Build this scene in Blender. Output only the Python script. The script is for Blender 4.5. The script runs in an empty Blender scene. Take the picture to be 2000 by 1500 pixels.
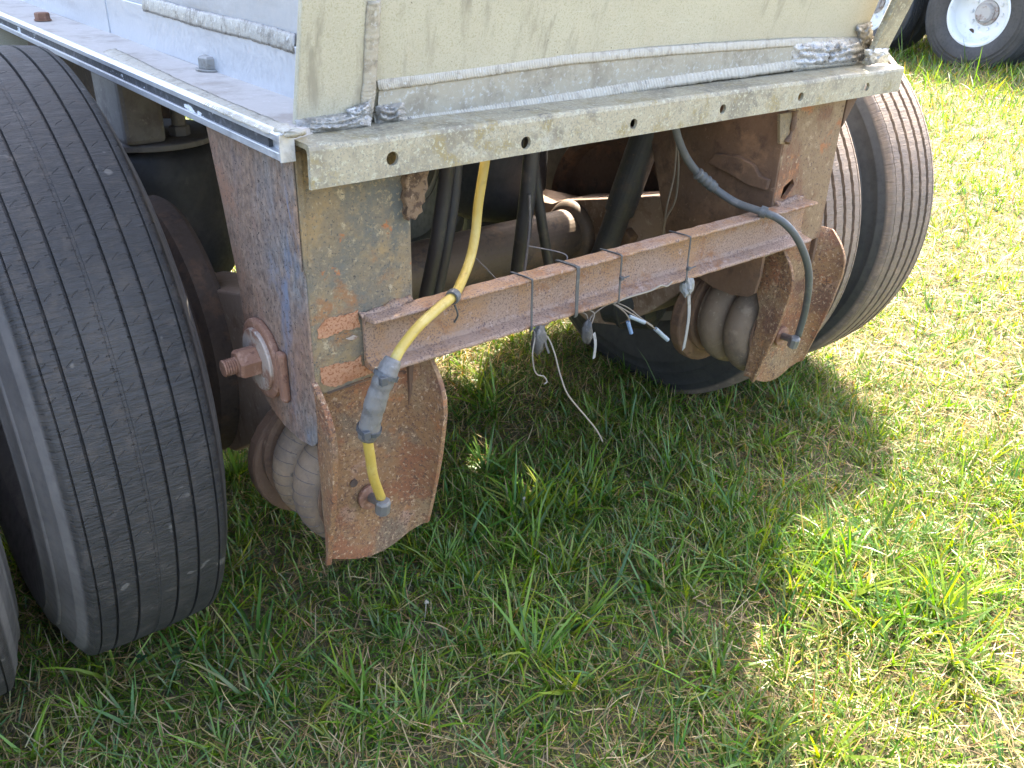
import bpy, bmesh, math, random
import numpy as np
from mathutils import Vector, Matrix
random.seed(7)
rng = np.random.default_rng(11)
scene = bpy.context.scene
COL = scene.collection

# ------------------------------------------------------------------ camera
CAM = Vector((-1.0579, -0.9266, 1.2052))
YAW, PITCH, ROLL, FPX = 0.6871, 0.4889, 0.0317, 1736.55
_f = Vector((math.sin(YAW)*math.cos(PITCH), math.cos(YAW)*math.cos(PITCH), -math.sin(PITCH)))
_r0 = Vector((math.cos(YAW), -math.sin(YAW), 0)); _u0 = _r0.cross(_f)
_r = _r0*math.cos(ROLL) + _u0*math.sin(ROLL)
_u = -_r0*math.sin(ROLL) + _u0*math.cos(ROLL)
cam_data = bpy.data.cameras.new('camera'); cam = bpy.data.objects.new('camera', cam_data)
COL.objects.link(cam)
rot = Matrix((( _r.x, _u.x, -_f.x), (_r.y, _u.y, -_f.y), (_r.z, _u.z, -_f.z)))
cam.matrix_world = Matrix.Translation(CAM) @ rot.to_4x4()
cam_data.sensor_width = 36.0; cam_data.sensor_fit = 'HORIZONTAL'
cam_data.lens = 36.0*FPX/2000.0
cam_data.clip_start = 0.05; cam_data.clip_end = 2000
scene.camera = cam

# ------------------------------------------------------------------ sky and sun
SUN = Vector((0.67, 0.44, 1.0)).normalized()
world = bpy.data.worlds.new('World'); scene.world = world; world.use_nodes = True
wn = world.node_tree.nodes; wl = world.node_tree.links
bg = wn['Background']; sky = wn.new('ShaderNodeTexSky'); sky.sky_type = 'NISHITA'
sky.sun_disc = False; sky.sun_elevation = math.asin(SUN.z)
sky.sun_rotation = math.atan2(SUN.x, SUN.y)
sky.altitude = 100; sky.air_density = 0.85; sky.dust_density = 4.5; sky.ozone_density = 0.5
wl.new(sky.outputs[0], bg.inputs[0]); bg.inputs[1].default_value = 0.15
sd = bpy.data.lights.new('sun', 'SUN'); sd.energy = 3.2; sd.angle = math.radians(0.53); sd.color = (1.0, 0.92, 0.76)
so = bpy.data.objects.new('sun', sd); COL.objects.link(so)
so.rotation_euler = SUN.to_track_quat('Z', 'Y').to_euler(); so.location = SUN*30
vs = scene.view_settings
vs.view_transform = 'Standard'; vs.look = 'None'; vs.gamma = 1.0; vs.use_curve_mapping = False
vs.exposure = 3.1
scene.cycles.max_bounces = 8; scene.cycles.diffuse_bounces = 5; scene.cycles.glossy_bounces = 4
scene.cycles.transmission_bounces = 4; scene.cycles.sample_clamp_indirect = 8.0

def U(px, py, ax, val):
    """point where the photo pixel's ray meets the plane x, y or z = val"""
    d = _f + _r*((px-1000)/FPX) - _u*((py-750)/FPX)
    t = (val - CAM[ax])/d[ax]
    return CAM + d*t

# ------------------------------------------------------------------ materials
class N:
    def __init__(s, name):
        s.m = bpy.data.materials.new(name); s.m.use_nodes = True
        s.t = s.m.node_tree; s.n = s.t.nodes; s.l = s.t.links
        s.b = s.n['Principled BSDF']; s.co = None
    def new(s, k, **kw):
        n = s.n.new(k)
        for a, v in kw.items(): setattr(n, a, v)
        return n
    def coord(s, kind):
        if kind == 'world': return s.new('ShaderNodeNewGeometry').outputs['Position']
        return s.new('ShaderNodeTexCoord').outputs['Object']
    def noise(s, vec, scale, detail=4, rough=.6, dist=0, stretch=None):
        if stretch:
            mp = s.new('ShaderNodeMapping'); mp.inputs['Scale'].default_value = stretch
            s.l.new(vec, mp.inputs[0]); vec = mp.outputs[0]
        t = s.new('ShaderNodeTexNoise'); s.l.new(vec, t.inputs['Vector'])
        t.inputs['Scale'].default_value = scale; t.inputs['Detail'].default_value = detail
        t.inputs['Roughness'].default_value = rough; t.inputs['Distortion'].default_value = dist
        return t.outputs[0]
    def ramp(s, x, lo, hi, a=0., b=1.):
        r = s.new('ShaderNodeMapRange'); s.l.new(x, r.inputs[0])
        r.inputs[1].default_value = lo; r.inputs[2].default_value = hi
        r.inputs[3].default_value = a; r.inputs[4].default_value = b
        return r.outputs[0]
    def math(s, op, a, b=None, c=None):
        n = s.new('ShaderNodeMath', operation=op)
        for i, v in enumerate((a, b, c)):
            if v is None: continue
            if isinstance(v, (int, float)): n.inputs[i].default_value = v
            else: s.l.new(v, n.inputs[i])
        return n.outputs[0]
    def mix(s, fac, a, b):
        n = s.new('ShaderNodeMix', data_type='RGBA')
        for i, v in ((0, fac), (6, a), (7, b)):
            if isinstance(v, (int, float)): n.inputs[i].default_value = v
            elif isinstance(v, tuple): n.inputs[i].default_value = (*v, 1) if len(v) == 3 else v
            else: s.l.new(v, n.inputs[i])
        return n.outputs[2]
    def bump(s, h, strength, dist=.002, prev=None):
        n = s.new('ShaderNodeBump'); n.inputs['Strength'].default_value = strength
        n.inputs['Distance'].default_value = dist; s.l.new(h, n.inputs['Height'])
        if prev is not None: s.l.new(prev, n.inputs['Normal'])
        return n.outputs[0]
    def out(s, col=None, rough=None, metal=None, nrm=None):
        for k, v in (('Base Color', col), ('Roughness', rough), ('Metallic', metal), ('Normal', nrm)):
            if v is None: continue
            i = s.b.inputs[k]
            if isinstance(v, (int, float)): i.default_value = v
            elif isinstance(v, tuple): i.default_value = (*v, 1)
            else: s.l.new(v, i)
        return s.m

def layered(name, base, layers, rough=.7, metal=0., bump=(.5, 60, .002), kind='world', rvar=.15, g=1.):
    """base colour, then layers of (colour, scale, lo, hi[, stretch[, detail]]) laid over it by noise"""
    k = N(name); v = k.coord(kind)
    sc_ = lambda c: tuple(min(v*g, .9) for v in c)
    col = sc_(base)
    for i, L in enumerate(layers):
        c, sc, lo, hi = L[:4]; c = sc_(c); st = L[4] if len(L) > 4 else None; de = L[5] if len(L) > 5 else 9; mid = (lo+hi)/2; hw_ = (hi-lo)*.32; lo, hi = mid-hw_, mid+hw_
        off = k.new('ShaderNodeVectorMath', operation='ADD'); k.l.new(v, off.inputs[0])
        off.inputs[1].default_value = (3.1*i+.7, 1.7*i, 5.3*i)
        m = k.ramp(k.noise(off.outputs[0], sc, de, .68, .25, st), lo, hi)
        if len(L) > 6: m = k.math('MULTIPLY', m, k.ramp(k.noise(off.outputs[0], L[6][0], 4, .6), L[6][1], L[6][2]))
        col = k.mix(m, col, c)
    n1 = k.noise(v, bump[1], 6, .7); n2 = k.noise(v, bump[1]*5, 3, .6)
    nr = k.bump(n2, bump[0]*.6, bump[2]*.4, k.bump(n1, bump[0], bump[2]))
    r = k.ramp(n1, .3, .7, max(rough-rvar, .05), min(rough+rvar, 1))
    return k.out(col, r, metal, nr)

ALU_D = (.34, .32, .27)
M = {}
M['panel'] = layered('oxidised_cream_aluminium', (.60, .56, .435), [((.65, .615, .485), 5, .4, .65), ((.50, .47, .335), 420, .48, .68, None, 2),
              ((.69, .665, .52), 500, .56, .70, None, 2), ((.45, .42, .33), 7, .58, .8, (1, 1, .35)), ((.14, .12, .09), 80, .745, .77, None, 2), ((.38, .35, .28), 38, .66, .74, (.3, 1, 1), 5, (4, .5, .65)), ((.40, .37, .285), 34, .48, .72, (1, 1, .05), 4, (3, .38, .60)), ((.70, .68, .58), 60, .66, .70, (.12, 1, 1.6), 3, (5, .5, .6)), ((.30, .27, .2), 140, .68, .73, (1, .4, .4), 4, (7, .52, .62))], .55, .2, (.4, 420, .0005), g=0.72)
M['strip'] = layered('weld_darkened_aluminium', (.52, .475, .37), [((.37, .33, .255), 24, .45, .7), ((.66, .66, .62), 160, .5, .7), ((.24, .20, .15), 30, .60, .74)], .58, .1, (.5, 160, .001), g=0.62)
M['flange'] = layered('grimy_aluminium_angle', (.52, .455, .315), [((.31, .27, .195), 7, .46, .62), ((.56, .53, .43), 10, .54, .68), ((.40, .32, .16), 26, .50, .66),
              ((.24, .215, .17), 40, .52, .66, None, 6, (6, .45, .6)), ((.62, .585, .43), 160, .50, .64), ((.34, .31, .24), 300, .52, .62, None, 3), ((.18, .16, .13), 55, .66, .72)], .62, .15, (.6, 200, .001), g=0.66)
M['alu_side'] = layered('brushed_aluminium_side', (.64, .66, .70), [((.52, .53, .56), 12, .45, .7, (1, .25, 1)), ((.74, .75, .78), 40, .55, .75, (1, .3, 1)), ((.30, .29, .28), 55, .73, .78)], .42, .6, (.15, 120, .0006), g=0.85)
M['alu_dull'] = layered('dull_aluminium_side', (.50, .51, .53), [((.40, .40, .41), 12, .45, .7, (1, .25, 1)), ((.60, .61, .63), 40, .55, .75, (1, .3, 1)), ((.28, .27, .26), 55, .66, .74)], .5, .4, (.2, 120, .0006), g=.8)
M['ledge'] = layered('dusty_ledge_aluminium', (.50, .455, .41), [((.37, .32, .275), 14, .45, .7), ((.58, .54, .52), 50, .55, .75), ((.12, .11, .10), 70, .70, .75)], .75, .15, (.4, 140, .001), g=.88)
M['rail_edge'] = layered('rail_edge_aluminium', (.66, .67, .69), [((.45, .45, .46), 30, .5, .7, (1, .3, 1)), ((.75, .76, .78), 80, .5, .7)], .42, .6, (.2, 120, .0006), g=0.78)
M['rubber_strip'] = layered('chipped_black_tape', (.03, .032, .036), [((.62, .64, .67), 28, .60, .63, (1, .45, 1.4)), ((.10, .10, .11), 60, .5, .7)], .6)
M['weld'] = layered('bright_weld', (.52, .47, .375), [((.36, .32, .25), 50, .48, .66), ((.60, .58, .53), 140, .54, .68), ((.20, .18, .15), 35, .60, .72)], .55, .12, (.5, 130, .002), g=0.72)
M['weld_shiny'] = layered('silvery_weld', (.55, .54, .52), [((.30, .27, .23), 45, .48, .62), ((.72, .72, .71), 110, .55, .66), ((.07, .06, .05), 36, .60, .68)], .32, .6, (.9, 120, .003), g=.85)
M['weld_dark'] = layered('sooty_weld', (.42, .40, .36), [((.25, .23, .20), 40, .45, .65), ((.66, .65, .63), 110, .56, .68), ((.10, .09, .08), 30, .60, .72)], .42, .5, (.6, 130, .003), g=0.8)
RUST = (.205, .085, .034); RUST_L = (.31, .145, .058); RUST_P = (.33, .205, .165); RUST_D = (.085, .042, .024)
M['post_rear'] = layered('olive_rusty_steel', (.195, .145, .085), [((.125, .115, .09), 7, .42, .60, (1, 1, .7)), ((.265, .18, .085), 16, .49, .65), ((.245, .12, .05), 10, .52, .64),
              ((.095, .095, .08), 5, .56, .66), ((.38, .30, .18), 80, .56, .70, (1, 1, .7)), ((.33, .12, .04), 26, .63, .67), ((.05, .04, .03), 110, .60, .68), ((.255, .195, .115), 190, .55, .66, None, 4), ((.095, .082, .064), 260, .56, .65, None, 4)], .7, .1, (1., 120, .002), g=0.95)
M['post_right'] = layered('brown_rusty_steel', (.22, .14, .075), [((.31, .225, .135), 6, .45, .62), ((.17, .08, .04), 9, .50, .64, (1, 1, .6)), ((.36, .26, .16), 60, .56, .70), ((.32, .13, .05), 16, .58, .68), ((.05, .035, .025), 60, .64, .70, (1, 1, .3)), ((.10, .06, .04), 200, .56, .64, None, 3)], .72, .1, (.9, 90, .002), g=0.95)
def side_plate_mat():
    k = N('worn_blue_rusty_steel'); v = k.coord('world'); sp = k.new('ShaderNodeSeparateXYZ'); k.l.new(v, sp.inputs[0])
    fine = k.noise(v, 120, 8, .75, .3, (1, 1, .6)); mid = k.noise(v, 22, 9, .7, .3, (1, 1, .5)); big = k.noise(v, 6, 6, .6, .3)
    c = k.mix(k.ramp(fine, .38, .64), (.12, .078, .056), (.275, .185, .13))
    c = k.mix(k.ramp(mid, .50, .64), c, (.245, .135, .085))
    rearw = k.ramp(sp.outputs[1], .26, .09)                       # the paint wore off from the front edge
    pm = k.math('MULTIPLY', k.ramp(k.math('ADD', k.math('MULTIPLY', mid, .55), k.math('MULTIPLY', big, .45)), .43, .56), rearw)
    c = k.mix(k.math('MULTIPLY', pm, .85), c, k.mix(k.ramp(fine, .40, .62), (.088, .094, .102), (.22, .216, .208)))
    pb = k.math('MULTIPLY', k.math('MULTIPLY', k.ramp(k.noise(v, 13, 7, .65, .2, (1, 1, .35)), .54, .64), rearw), .8)
    c = k.mix(pb, c, (.13, .165, .235))
    low = k.math('MULTIPLY', k.ramp(sp.outputs[2], .76, .60), k.ramp(mid, .40, .56))
    c = k.mix(k.math('MULTIPLY', low, .7), c, k.mix(k.ramp(fine, .4, .6), (.16, .075, .04), (.29, .15, .085)))
    c = k.mix(k.ramp(k.noise(v, 240, 3, .6), .60, .67), c, (.05, .036, .03))
    nr = k.bump(fine, .8, .0012, k.bump(mid, .6, .003))
    return k.out(c, k.ramp(fine, .3, .7, .55, .85), .08, nr)
M['post_side'] = side_plate_mat()
M['cup'] = layered('cup_rust', (.215, .112, .048), [((.225, .145, .075), 8, .45, .62), ((.205, .082, .036), 9, .47, .60), ((.28, .165, .11), 13, .54, .68), ((.28, .115, .042), 24, .57, .66),
              ((.145, .10, .062), 6, .54, .66), ((.13, .06, .034), 5, .54, .66), ((.085, .045, .028), 230, .52, .60, None, 3, (8, .45, .58)), ((.37, .25, .15), 160, .54, .64), ((.11, .058, .035), 240, .54, .62, None, 4), ((.075, .038, .024), 60, .60, .67)], .78, .05, (1., 100, .0025), g=1.08)
M['bar'] = layered('pink_scale_rust', (.335, .225, .16), [((.35, .20, .10), 7, .42, .58), ((.28, .135, .06), 16, .52, .66), ((.43, .31, .25), 60, .56, .7), ((.15, .095, .08), 320, .51, .61, None, 3, (20, .30, .48)), ((.20, .16, .10), 7, .60, .70)], .8, .05, (1., 180, .0016), g=.85)
M['patch'] = layered('bare_orange_rust', (.42, .21, .11), [((.27, .10, .04), 230, .5, .58, None, 3), ((.44, .24, .13), 60, .56, .68), ((.30, .12, .05), 20, .5, .7)], .85, 0, (.7, 160, .002), g=0.85)
M['rust'] = layered('brown_rust', (.15, .085, .05), [((.22, .125, .07), 12, .48, .66), ((.10, .055, .035), 30, .5, .68), ((.27, .17, .11), 90, .6, .72)], .8, .05, (.5, 110, .002), g=0.8)
M['rust_bolt'] = layered('bolt_rust', (.21, .105, .065), [((.30, .175, .12), 60, .48, .64), ((.13, .06, .04), 90, .55, .68)], .75, .15, (.6, 200, .001))
M['rust_dark'] = layered('dark_rust', (.075, .05, .036), [((.13, .075, .045), 14, .5, .68), ((.045, .03, .024), 30, .5, .7)], .8, .05, (.5, 90, .002))
M['washer'] = layered('worn_washer', (.34, .27, .22), [((.22, .12, .08), 30, .45, .60), ((.42, .37, .32), 60, .55, .7)], .6, .2, (.4, 180, .001))
M['arm'] = layered('dusty_arm_rust', (.22, .15, .105), [((.15, .09, .055), 12, .48, .66), ((.30, .23, .17), 60, .54, .7)], .8, 0, (.6, 100, .002), g=1.25)
M['zinc'] = layered('dull_zinc', (.34, .33, .31), [((.22, .19, .16), 40, .5, .7)], .55, .5, (.3, 150, .001), g=0.8)
M['crud'] = layered('weld_slag', (.20, .125, .07), [((.08, .045, .025), 70, .45, .58), ((.30, .20, .12), 130, .55, .68)], .85, 0, (1., 70, .008))
M['bag'] = layered('dusty_bellows_rubber', (.30, .20, .12), [((.20, .14, .095), 8, .45, .65), ((.34, .245, .16), 30, .52, .7), ((.13, .095, .07), 60, .60, .70), ((.38, .29, .20), 140, .60, .70)], .75, 0, (.3, 120, .001), g=0.62)
M['bag_line'] = layered('bellows_crease', (.085, .066, .054), [((.14, .12, .11), 60, .5, .7)], .8)
M['bag_brown'] = layered('muddy_bellows_rubber', (.15, .105, .07), [((.09, .066, .048), 8, .45, .65), ((.20, .145, .098), 40, .52, .68), ((.26, .20, .14), 120, .60, .70)], .8, 0, (.5, 80, .002))
M['bag_dark'] = layered('black_bellows_rubber', (.032, .031, .032), [((.055, .05, .046), 8, .45, .65), ((.075, .066, .06), 40, .6, .75)], .6, 0, (.3, 90, .001))
M['black_steel'] = layered('black_painted_steel', (.045, .042, .04), [((.085, .06, .045), 20, .52, .7), ((.14, .09, .06), 70, .62, .72)], .55, .2, (.4, 90, .0015))
M['dusty_steel'] = layered('dusty_grey_steel', (.23, .21, .19), [((.15, .13, .12), 10, .48, .66), ((.30, .27, .24), 60, .55, .7)], .75, .1, (.4, 120, .001), g=0.9)
M['axle'] = layered('axle_steel', (.13, .095, .070), [((.20, .125, .08), 16, .48, .68), ((.075, .06, .055), 22, .52, .7), ((.24, .17, .12), 110, .6, .72)], .6, .25, (.4, 130, .0012), g=1.2)
M['yellow'] = layered('yellow_hose', (.55, .385, .075), [((.62, .47, .14), 20, .47, .66), ((.20, .14, .06), 60, .64, .74), ((.40, .27, .06), 45, .55, .7)], .5, 0, (.1, 80, .0006), g=0.72)
M['grey_hose'] = layered('grey_hose', (.115, .12, .12), [((.18, .175, .165), 40, .5, .7)], .55, 0, (.2, 90, .0006), g=0.62)
M['black_hose'] = layered('black_hose', (.045, .04, .038), [((.085, .07, .06), 30, .5, .7)], .5, 0, (.2, 90, .0006), g=0.9)
M['sleeve'] = layered('grey_tape_sleeve', (.27, .25, .225), [((.18, .165, .15), 40, .48, .65), ((.36, .34, .31), 90, .58, .7)], .5, 0, (.5, 60, .003), g=0.55)
M['fitting'] = layered('grey_fitting', (.30, .28, .26), [((.20, .18, .16), 60, .5, .7)], .5, .2, g=0.5)
M['tie'] = layered('black_cable_tie', (.06, .062, .064), [((.11, .11, .11), 60, .5, .7)], .5)
M['wire'] = layered('tan_wire', (.26, .205, .15), [((.20, .16, .13), 60, .5, .7)], .6, g=0.62)
M['wire_white'] = layered('pale_wire', (.46, .39, .30), [((.30, .24, .18), 70, .5, .7)], .6, g=0.48)
M['wire_dark'] = layered('dark_wire', (.12, .10, .09), [((.2, .17, .14), 70, .5, .7)], .6)
M['blue_end'] = layered('blue_connector', (.12, .19, .30), [((.18, .23, .3), 90, .5, .7)], .5)
M['grey_end'] = layered('grey_connector', (.21, .245, .265), [((.16, .18, .2), 90, .5, .7)], .5)
M['tape'] = layered('peeling_tape', (.065, .06, .055), [((.14, .125, .11), 60, .5, .68)], .6, 0, (.8, 60, .004))
M['rag'] = layered('pale_tape_rag', (.42, .41, .38), [((.28, .26, .23), 50, .5, .7)], .7, 0, (.6, 70, .003), g=0.5)
M['rim_white'] = layered('white_wheel_paint', (.72, .73, .74), [((.55, .55, .54), 10, .52, .72), ((.35, .30, .26), 30, .68, .78)], .4, 0, (.1, 60, .001), 'object')
M['rim_dark'] = layered('dirty_wheel_steel', (.16, .14, .12), [((.10, .085, .075), 14, .5, .7)], .7, .1, kind='object')
M['deck'] = layered('grey_deck_paint', (.22, .22, .22), [((.15, .15, .15), 6, .5, .7)], .6)
M['white_hub'] = layered('greasy_hub', (.42, .39, .37), [((.22, .15, .12), 14, .5, .66)], .6, .1, kind='object')

def tyre_mat(name, base, dust, warm, sipes=True, sw=1.):
    k = N(name); v = k.coord('object')
    sep = k.new('ShaderNodeSeparateXYZ'); k.l.new(v, sep.inputs[0])
    x, y, z = sep.outputs
    ang = k.math('MULTIPLY', k.math('ARCTAN2', z, y), .51)         # metres round the tread
    rad = k.math('POWER', k.math('ADD', k.math('POWER', y, 2.), k.math('POWER', z, 2.)), .5)
    tread = k.ramp(rad, .490, .497)
    n0 = k.noise(v, 7, 5, .6); n1 = k.noise(v, 45, 5, .65); n2 = k.noise(v, 160, 4, .6)
    col = k.mix(k.ramp(n0, .4, .68), base, dust)
    col = k.mix(k.ramp(n1, .5, .72, 0, .7), col, warm)
    col = k.mix(k.math('MULTIPLY', k.ramp(k.noise(v, 26, 2, .5), .715, .745), .4), col, (.24, .215, .185))   # dried mud spots
    side = k.mix(k.ramp(n0, .3, .6), (.13*sw, .118*sw, .11*sw), (.20*sw, .18*sw, .165*sw))
    side = k.mix(k.ramp(n1, .5, .7, 0, .5), side, (.09*sw, .085*sw, .085*sw))
    # the sidewall keeps grey dust; on tyre_far, sw paints it dark as shade
    col = k.mix(tread, side, col)
    comb = k.new('ShaderNodeCombineXYZ'); k.l.new(x, comb.inputs[0]); k.l.new(ang, comb.inputs[1])
    scuff = k.noise(comb.outputs[0], 60, 4, .7, .4, (.35, 2.2, 1))
    h = k.math('MULTIPLY', k.math('MULTIPLY', k.ramp(scuff, .35, .7), .45), tread)
    nr = None
    if sipes:
        # slanted slits: two per pitch in each rib row
        row = k.math('FLOOR', k.math('DIVIDE', k.math('ADD', x, .0215), .031))
        u = k.math('ADD', k.math('ADD', ang, k.math('MULTIPLY', x, .75)), k.math('MULTIPLY', row, .0173))
        fr = k.math('ABSOLUTE', k.math('SUBTRACT', k.math('FRACT', k.math('DIVIDE', u, .043)), .5))
        slit = k.ramp(fr, .015, .032, 1, 0)
        fx = k.math('ABSOLUTE', k.math('SUBTRACT', k.math('FRACT', k.math('DIVIDE', k.math('ADD', x, .0215), .031)), .5))
        lat = k.ramp(fx, .13, .17, 1, 0)
        fr2 = k.math('ABSOLUTE', k.math('SUBTRACT', k.math('FRACT', k.math('DIVIDE', ang, .0175)), .5))
        slit2 = k.math('MULTIPLY', k.ramp(fr2, .03, .07, 1, 0), k.ramp(fx, .41, .44, 0, 1))
        wear = k.ramp(k.noise(comb.outputs[0], 3.5, 2), .34, .48)
        sl = k.math('MULTIPLY', k.math('MULTIPLY', k.math('MAXIMUM', k.math('MULTIPLY', slit, lat), slit2), tread), wear)
        h = k.math('SUBTRACT', h, k.math('MULTIPLY', sl, .6))
        col = k.mix(k.math('MULTIPLY', sl, .35), col, (.008, .008, .008))  # shade inside the slits is put into the colour
    nr = k.bump(n2, .25, .001, k.bump(h, .8, .004))
    return k.out(col, k.ramp(n1, .3, .7, .55, .8), 0., nr)
M['tyre'] = tyre_mat('worn_tyre', (.0225, .0205, .0195), (.040, .0355, .032), (.075, .061, .050), True, .72)
M['tyre_far'] = tyre_mat('dusty_lit_shaded_tyre', (.125, .092, .070), (.19, .138, .10), (.29, .205, .145), False, .20)  # over the dust, bounce-lit tread and shaded sidewall are put into the colours
M['tyre_bg'] = tyre_mat('plain_tyre', (.035, .036, .04), (.05, .05, .055), (.06, .06, .06), False, .3)

# ------------------------------------------------------------------ mesh helpers
def link(name, me, mat, parent=None, smooth=False, bevel=0, seg=2):
    if smooth is True: me.polygons.foreach_set('use_smooth', [True]*len(me.polygons))
    if mat is not None: me.materials.append(M[mat] if isinstance(mat, str) else mat)
    o = bpy.data.objects.new(name, me); COL.objects.link(o)
    if parent is not None:
        o.parent = parent
        w = parent.location if parent.parent is None else parent.location + parent.parent.location
        if not parent.get('local'): o.location = (-w.x, -w.y, -w.z)
    if bevel:
        b = o.modifiers.new('bevel', 'BEVEL'); b.width = bevel; b.segments = seg; b.limit_method = 'ANGLE'; b.angle_limit = math.radians(40)
    return o
def mk(name, vf, mat, parent=None, smooth=False, bevel=0, fix=True):
    me = bpy.data.meshes.new(name); me.from_pydata([tuple(v) for v in vf[0]], [], vf[1]); me.update()
    if fix:
        bm = bmesh.new(); bm.from_mesh(me); bmesh.ops.recalc_face_normals(bm, faces=bm.faces); bm.to_mesh(me); bm.free()
    return link(name, me, mat, parent, smooth, bevel)
def join(*vfs):
    V = []; F = []
    for v, f in vfs:
        b = len(V); V += [tuple(p) for p in v]; F += [tuple(i+b for i in q) for q in f]
    return V, F
def box(x0, x1, y0, y1, z0, z1):
    v = [(x, y, z) for x in (x0, x1) for y in (y0, y1) for z in (z0, z1)]
    return v, [(0, 1, 3, 2), (4, 6, 7, 5), (0, 4, 5, 1), (2, 3, 7, 6), (0, 2, 6, 4), (1, 5, 7, 3)]
def prism(outline, d):
    d = Vector(d); n = len(outline)
    v = [Vector(p) for p in outline] + [Vector(p)+d for p in outline]
    return v, [tuple(range(n)), tuple(range(2*n-1, n-1, -1))] + [(i, (i+1) % n, n+(i+1) % n, n+i) for i in range(n)]
def frame(axis):
    a = Vector(axis).normalized(); h = Vector((0, 0, 1)) if abs(a.z) < .9 else Vector((1, 0, 0))
    p = a.cross(h).normalized(); return a, p, a.cross(p)
def lathe(prof, origin, axis, n=32, caps=True, phase=0):
    a, p, q = frame(axis); o = Vector(origin); V = []; F = []
    for r, h in prof:
        for i in range(n):
            t = 2*math.pi*i/n+phase; V.append(o + a*h + p*(r*math.cos(t)) + q*(r*math.sin(t)))
    for j in range(len(prof)-1):
        for i in range(n): F.append((j*n+i, j*n+(i+1) % n, (j+1)*n+(i+1) % n, (j+1)*n+i))
    if caps: F += [tuple(range(n))[::-1], tuple((len(prof)-1)*n+i for i in range(n))]
    return V, F
def cyl(a, b, r, n=20, r2=None):
    a = Vector(a); b = Vector(b); return lathe([(r, 0), (r if r2 is None else r2, (b-a).length)], a, b-a, n)
def catmull(P, k=8):
    P = [Vector(p) for p in P]
    if len(P) < 3: return [P[0].lerp(P[1], i/k) for i in range(k+1)]
    Q = [P[0]*2-P[1]] + P + [P[-1]*2-P[-2]]; out = []
    for i in range(1, len(Q)-2):
        for j in range(k):
            t = j/k; a, b, c, d = Q[i-1:i+3]
            out.append(.5*((2*b)+(c-a)*t+(2*a-5*b+4*c-d)*t*t+(3*b-a-3*c+d)*t**3))
    return out + [P[-1]]
def sweep(P, r, n=10, k=8, flat=1.0):
    S = catmull(P, k) if k else [Vector(p) for p in P]
    V = []; F = []; up = None
    for i, s in enumerate(S):
        t = (S[min(i+1, len(S)-1)]-S[max(i-1, 0)]).normalized()
        if up is None: _, up, _ = frame(t)
        up = (up - t*up.dot(t)).normalized(); w = t.cross(up)
        rr = r(i/(len(S)-1)) if callable(r) else r
        for j in range(n):
            a = 2*math.pi*j/n; V.append(s + up*(rr*math.cos(a)) + w*(rr*flat*math.sin(a)))
    m = len(S)
    for i in range(m-1):
        for j in range(n): F.append((i*n+j, i*n+(j+1) % n, (i+1)*n+(j+1) % n, (i+1)*n+j))
    return V, F + [tuple(range(n))[::-1], tuple((m-1)*n+j for j in range(n))]
def ribbon(P, w, t, side, k=4):
    """flat strap of width w and thickness t along P, its width along `side`"""
    S = catmull(P, k) if k else [Vector(p) for p in P]; V = []; F = []; sd_ = Vector(side).normalized()
    for i, s in enumerate(S):
        tg = (S[min(i+1, len(S)-1)]-S[max(i-1, 0)]).normalized(); nn = tg.cross(sd_).normalized()
        for a, b in ((-1, -1), (1, -1), (1, 1), (-1, 1)): V.append(s + sd_*(a*w/2) + nn*(b*t/2))
    for i in range(len(S)-1):
        for j in range(4): F.append((i*4+j, i*4+(j+1) % 4, i*4+4+(j+1) % 4, i*4+4+j))
    e = 4*(len(S)-1)
    return V, F + [(3, 2, 1, 0), (e, e+1, e+2, e+3)]
def weld(p0, p1, r, up, pitch=.0035, wob=.25, seed=0, flat=.75, ripple=.3):
    """a rippled bead laid from p0 to p1 (points or a list), half sunk in what it joins"""
    R_ = random.Random(seed); P = [Vector(p0), Vector(p1)] if p1 is not None else [Vector(p) for p in p0]
    L = sum((P[i+1]-P[i]).length for i in range(len(P)-1)); n = max(6, int(L/pitch*4)); n = min(n, 900)
    V = []; F = []; m = 9; up = Vector(up).normalized()
    ph = [R_.uniform(0, 6.28) for _ in range(4)]
    for i in range(n+1):
        s = i/n*(len(P)-1); j = min(int(s), len(P)-2); c = P[j].lerp(P[j+1], s-j)
        t = (P[j+1]-P[j]).normalized(); w = t.cross(up).normalized()
        d = i/n*L
        rr = r*(1 + wob*.5*math.sin(d*90+ph[0]) + wob*.4*math.sin(d*211+ph[1]) + R_.uniform(-.06, .06))
        rip = ripple*abs(math.sin(math.pi*d/pitch))
        c = c + w*(r*wob*.5*math.sin(d*47+ph[2]))
        for q in range(m):
            a = 2*math.pi*q/m; cv = math.cos(a)
            # the ripples trail back in the middle of the bead
            V.append(c + w*(rr*math.sin(a)) + up*(rr*flat*cv*(1+rip)) - t*(pitch*.7*max(cv, 0)))
    for i in range(n):
        for q in range(m): F.append((i*m+q, i*m+(q+1) % m, (i+1)*m+(q+1) % m, (i+1)*m+q))
    return V, F + [tuple(range(m))[::-1], tuple(n*m+q for q in range(m))]
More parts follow.
